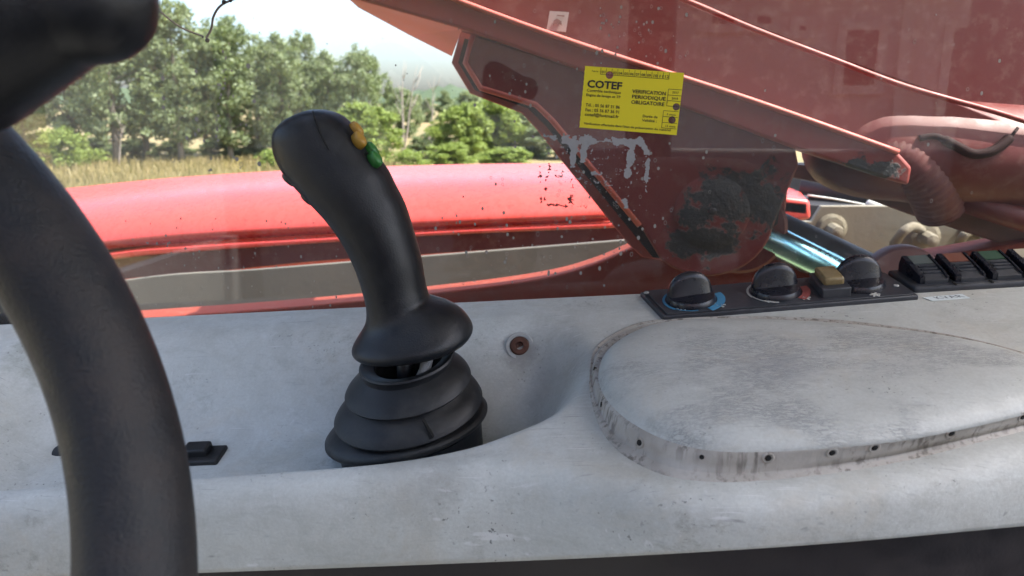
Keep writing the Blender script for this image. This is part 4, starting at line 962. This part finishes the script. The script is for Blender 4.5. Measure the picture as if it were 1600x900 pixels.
def knob(u, v, ang, label):
    c = pl(u, v, top_off); r_ = .0185
    kb = mesh('knob', *lathe(c, pn, [(r_ * 1.04, -.001), (r_ * 1.04, .0012), (r_, .0030), (r_ * .97, .0042), (r_ * .3, .0046)], 48), M['knob'], cp, angle=40)
    # grip fin: a thick half dome
    fx = exx * math.cos(R(ang)) + eyy * math.sin(R(ang)); fy = np.cross(pn, fx); rings_ = []
    for s in np.linspace(-1, 1, 25):
        hgt = .0195 * max(.02, (1 - abs(s) ** 2.2)) ** .5; wd = .0030 * max(.04, 1 - abs(s) ** 6) ** .5 + .0006
        pts = []
        for q in np.linspace(-1, 1, 11): pts.append(c + fx * s * r_ * .98 + fy * (.0035 + q * wd * (1.55 - .55 * (1 - abs(q)))) + pn * (.003 + hgt * (1 - abs(q) ** 4) ** .5))
        pts += [c + fx * s * r_ * .98 + fy * (.0035 + wd * 1.9) + pn * .001, c + fx * s * r_ * .98 + fy * (.0035 - wd * 1.9) + pn * .001]
        rings_.append(np.array(pts))
    mesh('grip_fin', *loft(rings_), M['knob'], kb)
    return c
c = knob(1080, 468, 8, 0); arc('scale_mark', c, .0205, .0225, 140, 225, 'blue_print', cp); arc('scale_mark', c, .0200, .0262, -62, 20, 'blue_print', cp); arc('scale_mark', c, .0205, .0212, 225, 275, 'blue_print', cp)
star(pl(1066, 481.5, top_off), .0042, cp); star(pl(1124, 476.5, top_off), .0048, cp)
c = knob(1212, 455, 4, 0); arc('scale_mark', c, .0205, .0222, 120, 200, 'white_print', cp); arc('scale_mark', c, .0202, .0212, 200, 262, 'white_print', cp); arc('scale_mark', c, .0200, .0258, -50, 12, 'red_print', cp)
star(pl(1203, 469.5, top_off), .0038, cp); star(pl(1258, 465, top_off), .0042, cp)
c = knob(1342, 443, 2, 0); star(pl(1367, 460, top_off), .0040, cp)
for u, v in ((1010, 458), (1400, 447)):
    mesh('screw', *lathe(pl(u, v, top_off - .0005), pn, [(.0022, 0), (.0022, .0008), (.001, .001)], 12), M['washer'], cp)
c = pl(1296, 450, top_off)
mesh('rocker_base', *obox(c + pn * .003, exx * .0108, eyy * .017, pn * .0042), M['plastic'], cp, False, bevel=.0012)
mesh('rocker_cap', *obox(c + pn * .0095 + eyy * .002, exx * .0078, eyy * .0125, pn * .0036), M['cap_tan'], cp, False, bevel=.0022)

# ---- switch bank at the right
sw = thing('switch_bank', pl(1500, 445), 'black row of rocker switches with grey, orange and green lenses', 'switch panel')
g4 = [pl(1386, 421, .005), pl(1850, 390, .005), pl(1850, 424, .005), pl(1430, 449, .005)]
mesh('frame', *prism([q - pn * .007 for q in g4], pn * .007), M['plastic'], sw, False, bevel=.0025)
sx = norm(g4[2] - g4[3]); sy = norm(g4[0] - g4[3]); sy = norm(sy - sx * (sy @ sx)); dvec = norm(g4[0] - g4[3])
dlen = np.linalg.norm(g4[0] - g4[3]); o0 = g4[3]
pitch = .0262
print('bank depth', dlen)
for k, lens in enumerate(('grey_lens', 'orange_lens', 'green_lens', 'beige_lens', 'grey_lens')):
    x0 = .0065 + k * pitch
    def prof(s): return (.003 + .0098 * max(0, s) ** .85) if s < .97 else .005
    def body(xa, xb, s0, s1, lift, nS=12):
        rr_ = []
        for s in np.linspace(s0, s1, nS):
            q = o0 + dvec * dlen * (.12 + .78 * s); h = prof(s) + lift
            rr_.append(np.array([q + sx * xa, q + sx * xb, q + sx * xb + pn * h, q + sx * xa + pn * h]))
        return loft(rr_)
    rk = mesh('rocker', *body(x0 + .0032, x0 + .0200, 0, 1, 0, 16), M['plastic'], sw, True, angle=40)
    for xa, xb in ((x0, x0 + .0036), (x0 + .0196, x0 + .0210)): mesh('side_cheek', *body(xa, xb, .03, 1, .0016), M['knob'], rk, True, angle=40)
    mesh('lens', *body(x0 + .0046, x0 + .0190, .60, .94, .0007), M[lens], rk, True, angle=40)
    for s in (.22, .34, .46): mesh('rib', *body(x0 + .0060, x0 + .0180, s, s + .05, .0012, 4), M['plastic'], rk, True, angle=40)
    if k: mesh('divider', *obox(o0 + sx * (x0 - .0030) + dvec * dlen * .06 + pn * .0002, sx * .0005, dvec * dlen * .06, pn * .0006), M['hole'], sw, False)
# ---- paper label below the bank
lb = thing('paper_label', pl(1478, 466), 'small white paper label with faint lettering below the switch bank', 'label')
l4 = [pl(1441, 465.5), pl(1503, 460), pl(1516, 466.5), pl(1457, 471)]
mesh('strip', *prism([q + pn * .0002 for q in l4], pn * .0003), M['paper'], lb, False)
def text(parent, s, org, ex_, ey_, size, mat, bold=0.0, space=1.0, width=None, name='lettering', lift=None):
    cu = bpy.data.curves.new('t', 'FONT'); cu.body = s; cu.size = 1; cu.offset = bold; cu.space_character = space; cu.resolution_u = 2
    ob = bpy.data.objects.new('t', cu); COL.objects.link(ob); bpy.context.view_layer.update()
    me = bpy.data.meshes.new_from_object(ob.evaluated_get(bpy.context.evaluated_depsgraph_get())); bpy.data.objects.remove(ob)
    co = np.empty(len(me.vertices) * 3); me.vertices.foreach_get('co', co); co = co.reshape(-1, 3)
    fs = [tuple(p_.vertices) for p_ in me.polygons]; bpy.data.meshes.remove(me)
    k = size if width is None else width / max(1e-6, co[:, 0].max() - co[:, 0].min())
    v = V3(org) + co[:, :1] * k * ex_ + co[:, 1:2] * size * ey_
    me2 = mesh(name, v, fs, M[mat], parent, False); return me2
exl = norm(l4[2] - l4[3]); eyl = norm(l4[0] - l4[3])
text(lb, 'KVAR', l4[3] + (l4[2] - l4[3]) * .22 + (l4[0] - l4[3]) * .30 + pn * .0006, exl, eyl, .0072, 'faded_ink', .01, 1.15)

# ---- yellow inspection sticker on the glass
YS = YG - .0012
TL, TR_, BR, BL = [at(u, v, YS) for u, v in ((914, 103), (1069, 114), (1060, 208), (905, 199))]
st = thing('inspection_sticker', (BL + BR) / 2, 'yellow inspection sticker with punched holes on the window', 'sticker')
def S(x, y, lift=0): return TL + (TR_ - TL) * x + (BL - TL) * y + np.array([0, -lift, 0])
cu = bpy.data.curves.new('s', 'CURVE'); cu.dimensions = '2D'; cu.fill_mode = 'BOTH'
def spl(pts):
    s = cu.splines.new('POLY'); s.points.add(len(pts) - 1); s.use_cyclic_u = True
    for q, (x, y) in zip(s.points, pts): q.co = (x, y, 0, 1)
W_, H_ = 1.62, 1.0
edge = [(0, 0)] + [(W_ * t, 0) for t in (.25, .5, .75)] + [(W_, 0), (W_, 1)] + [(0, 1)] + [((.004 if k % 2 else 0) * W_, 1 - k / 24) for k in range(1, 24)]
spl([(x, -y) for x, y in edge])
for cx, cy, rr_ in ((.258, .118, .062), (.963, .545, .058), (.936, .760, .060)):
    spl([(cx * W_ + math.cos(a) * rr_, -(cy) + math.sin(a) * rr_) for a in np.linspace(0, 2 * math.pi, 20, endpoint=False)])
ob = bpy.data.objects.new('s', cu); COL.objects.link(ob); bpy.context.view_layer.update()
me = bpy.data.meshes.new_from_object(ob.evaluated_get(bpy.context.evaluated_depsgraph_get())); bpy.data.objects.remove(ob)
sv = np.array([S(v.co.x / W_, -v.co.y) for v in me.vertices]); sf = [tuple(p_.vertices) for p_ in me.polygons]
mesh('sheet', sv, sf, M['yellow'], st, False); bpy.data.meshes.remove(me)
ex_, ey_ = norm(TR_ - TL), norm(TL - BL); wS = np.linalg.norm(TR_ - TL); hS = np.linalg.norm(BL - TL)
def tx(s, x, y, h, w, bold=.0, sp=1.0): return text(st, s, S(x, y, .0003), ex_, ey_, h * hS, 'ink', bold, sp, w * wS)
tx('COTEF', .040, .335, .165, .355, .035)
tx('Contrôle technique', .040, .405, .062, .35, .012); tx('Engins de levage et TP', .040, .478, .060, .35, .012)
tx('Tél. : 05 56 87 31 86', .045, .645, .072, .35, .012); tx('Fax : 05 56 87 36 91', .045, .725, .072, .345, .012); tx('cotef@hotmail.fr', .045, .800, .072, .35, .014)
tx('VERIFICATION', .505, .375, .082, .34, .018); tx('PERIODIQUE', .505, .460, .082, .34, .018); tx('OBLIGATOIRE', .505, .548, .082, .335, .018)
tx('Durée de', .635, .752, .060, .15, .012); tx('Validité :', .635, .820, .060, .15, .012)
tx('Vérification effectuée dans l\'état de présentation du matériel', .045, .945, .056, .89, .010)
tx('Fait le :', .075, .085, .040, .075, .004)
for k in range(12):
    if k == 1: continue
    tx('%02d' % (k + 1), .175 + k * .0575, .098, .062, .036, .012)
tx('2017', .905, .335, .05, .065, .008); tx('2018', .905, .430, .05, .065, .008); tx('3 mois', .875, .690, .048, .09, .008); tx('12 mois', .872, .880, .05, .10, .008)
def line(x0, y0, x1, y1, t=.0035):
    a, b = S(x0, y0, .0003), S(x1, y1, .0003); d = norm(b - a); n_ = np.cross(d, (0, 1, 0)) * t * hS
    mesh('rule', [a - n_, b - n_, b + n_, a + n_], [(0, 1, 2, 3)], M['ink'], st, False)
line(.165, .01, .165, .115); line(.165, .115, .853, .115)
for k in range(1, 13): line(.165 + k * .0575, .01, .165 + k * .0575, .115, .003)
for y in (.27, .365, .455): line(.865, y, 1.0, y)
line(.865, .27, .865, .54); line(.865, .54, .99, .54)
for y in (.62, .715, .81, .90): line(.84, y, .99, y)
line(.84, .62, .84, .90)

# ================================================================== steering wheel
wc_ = np.array([-.2832, .0697, -.0938 + EYE]); wn_ = norm((.732, -.4623, .5004))
wa = norm(np.cross(wn_, (0, 1, 0))); wb = np.cross(wn_, wa); RW, TRW = .2, .0190
sw_ = thing('steering_wheel', wc_, 'thick black steering wheel rim in the left foreground', 'steering wheel')
rings = []
for t in np.linspace(0, 2 * math.pi, 180, endpoint=False):
    rad = wa * math.cos(t) + wb * math.sin(t); c = wc_ + rad * RW; rings.append(ring(c, rad * TRW, wn_ * TRW * 1.02, 36))
n = 36; vv = np.concatenate(rings); ff = [(i * n + j, i * n + (j + 1) % n, ((i + 1) % 180) * n + (j + 1) % n, ((i + 1) % 180) * n + j) for i in range(180) for j in range(n)]
mesh('rim', vv, ff, M['wheel'], sw_)
mesh('hub', *lathe(wc_ - wn_ * .05, wn_, [(.03, -.02), (.055, 0), (.055, .02), (.04, .03), (.01, .032)], 32), M['wheel'], sw_, angle=40)
for a in (200, 320, 80):
    rad = wa * math.cos(R(a)) + wb * math.sin(R(a)); tg = np.cross(wn_, rad)
    pts = [wc_ - wn_ * .045 + rad * .03, wc_ - wn_ * .03 + rad * .11, wc_ + rad * .195]
    mesh('spoke', *loft([ring(q, tg * w, wn_ * .006, 16) for q, w in zip(pts, (.02, .016, .014))]), M['wheel'], sw_)
# spinner knob: flared bell with a rounded head, its axis pointing right
k0 = CAM + (ray(-160, 2)) * .215; k1 = CAM + (ray(237, 2)) * .205; kax = k1 - k0; kl = np.linalg.norm(kax); kd = norm(kax)
sc = .21 / F
prof = [(-160, 190), (-120, 215), (-60, 210), (0, 176), (30, 158), (60, 140), (90, 121), (115, 106), (132, 98), (150, 95.5), (170, 92), (192, 82), (212, 65), (226, 42), (234, 18), (237, 3)]
prof = catmull(prof, 4)
mesh('spinner_knob', *lathe(k0, kd, [(r_ * sc, (u + 160) / 397 * kl) for u, r_ in prof], 56), M['rubber'], sw_)
print('script done')
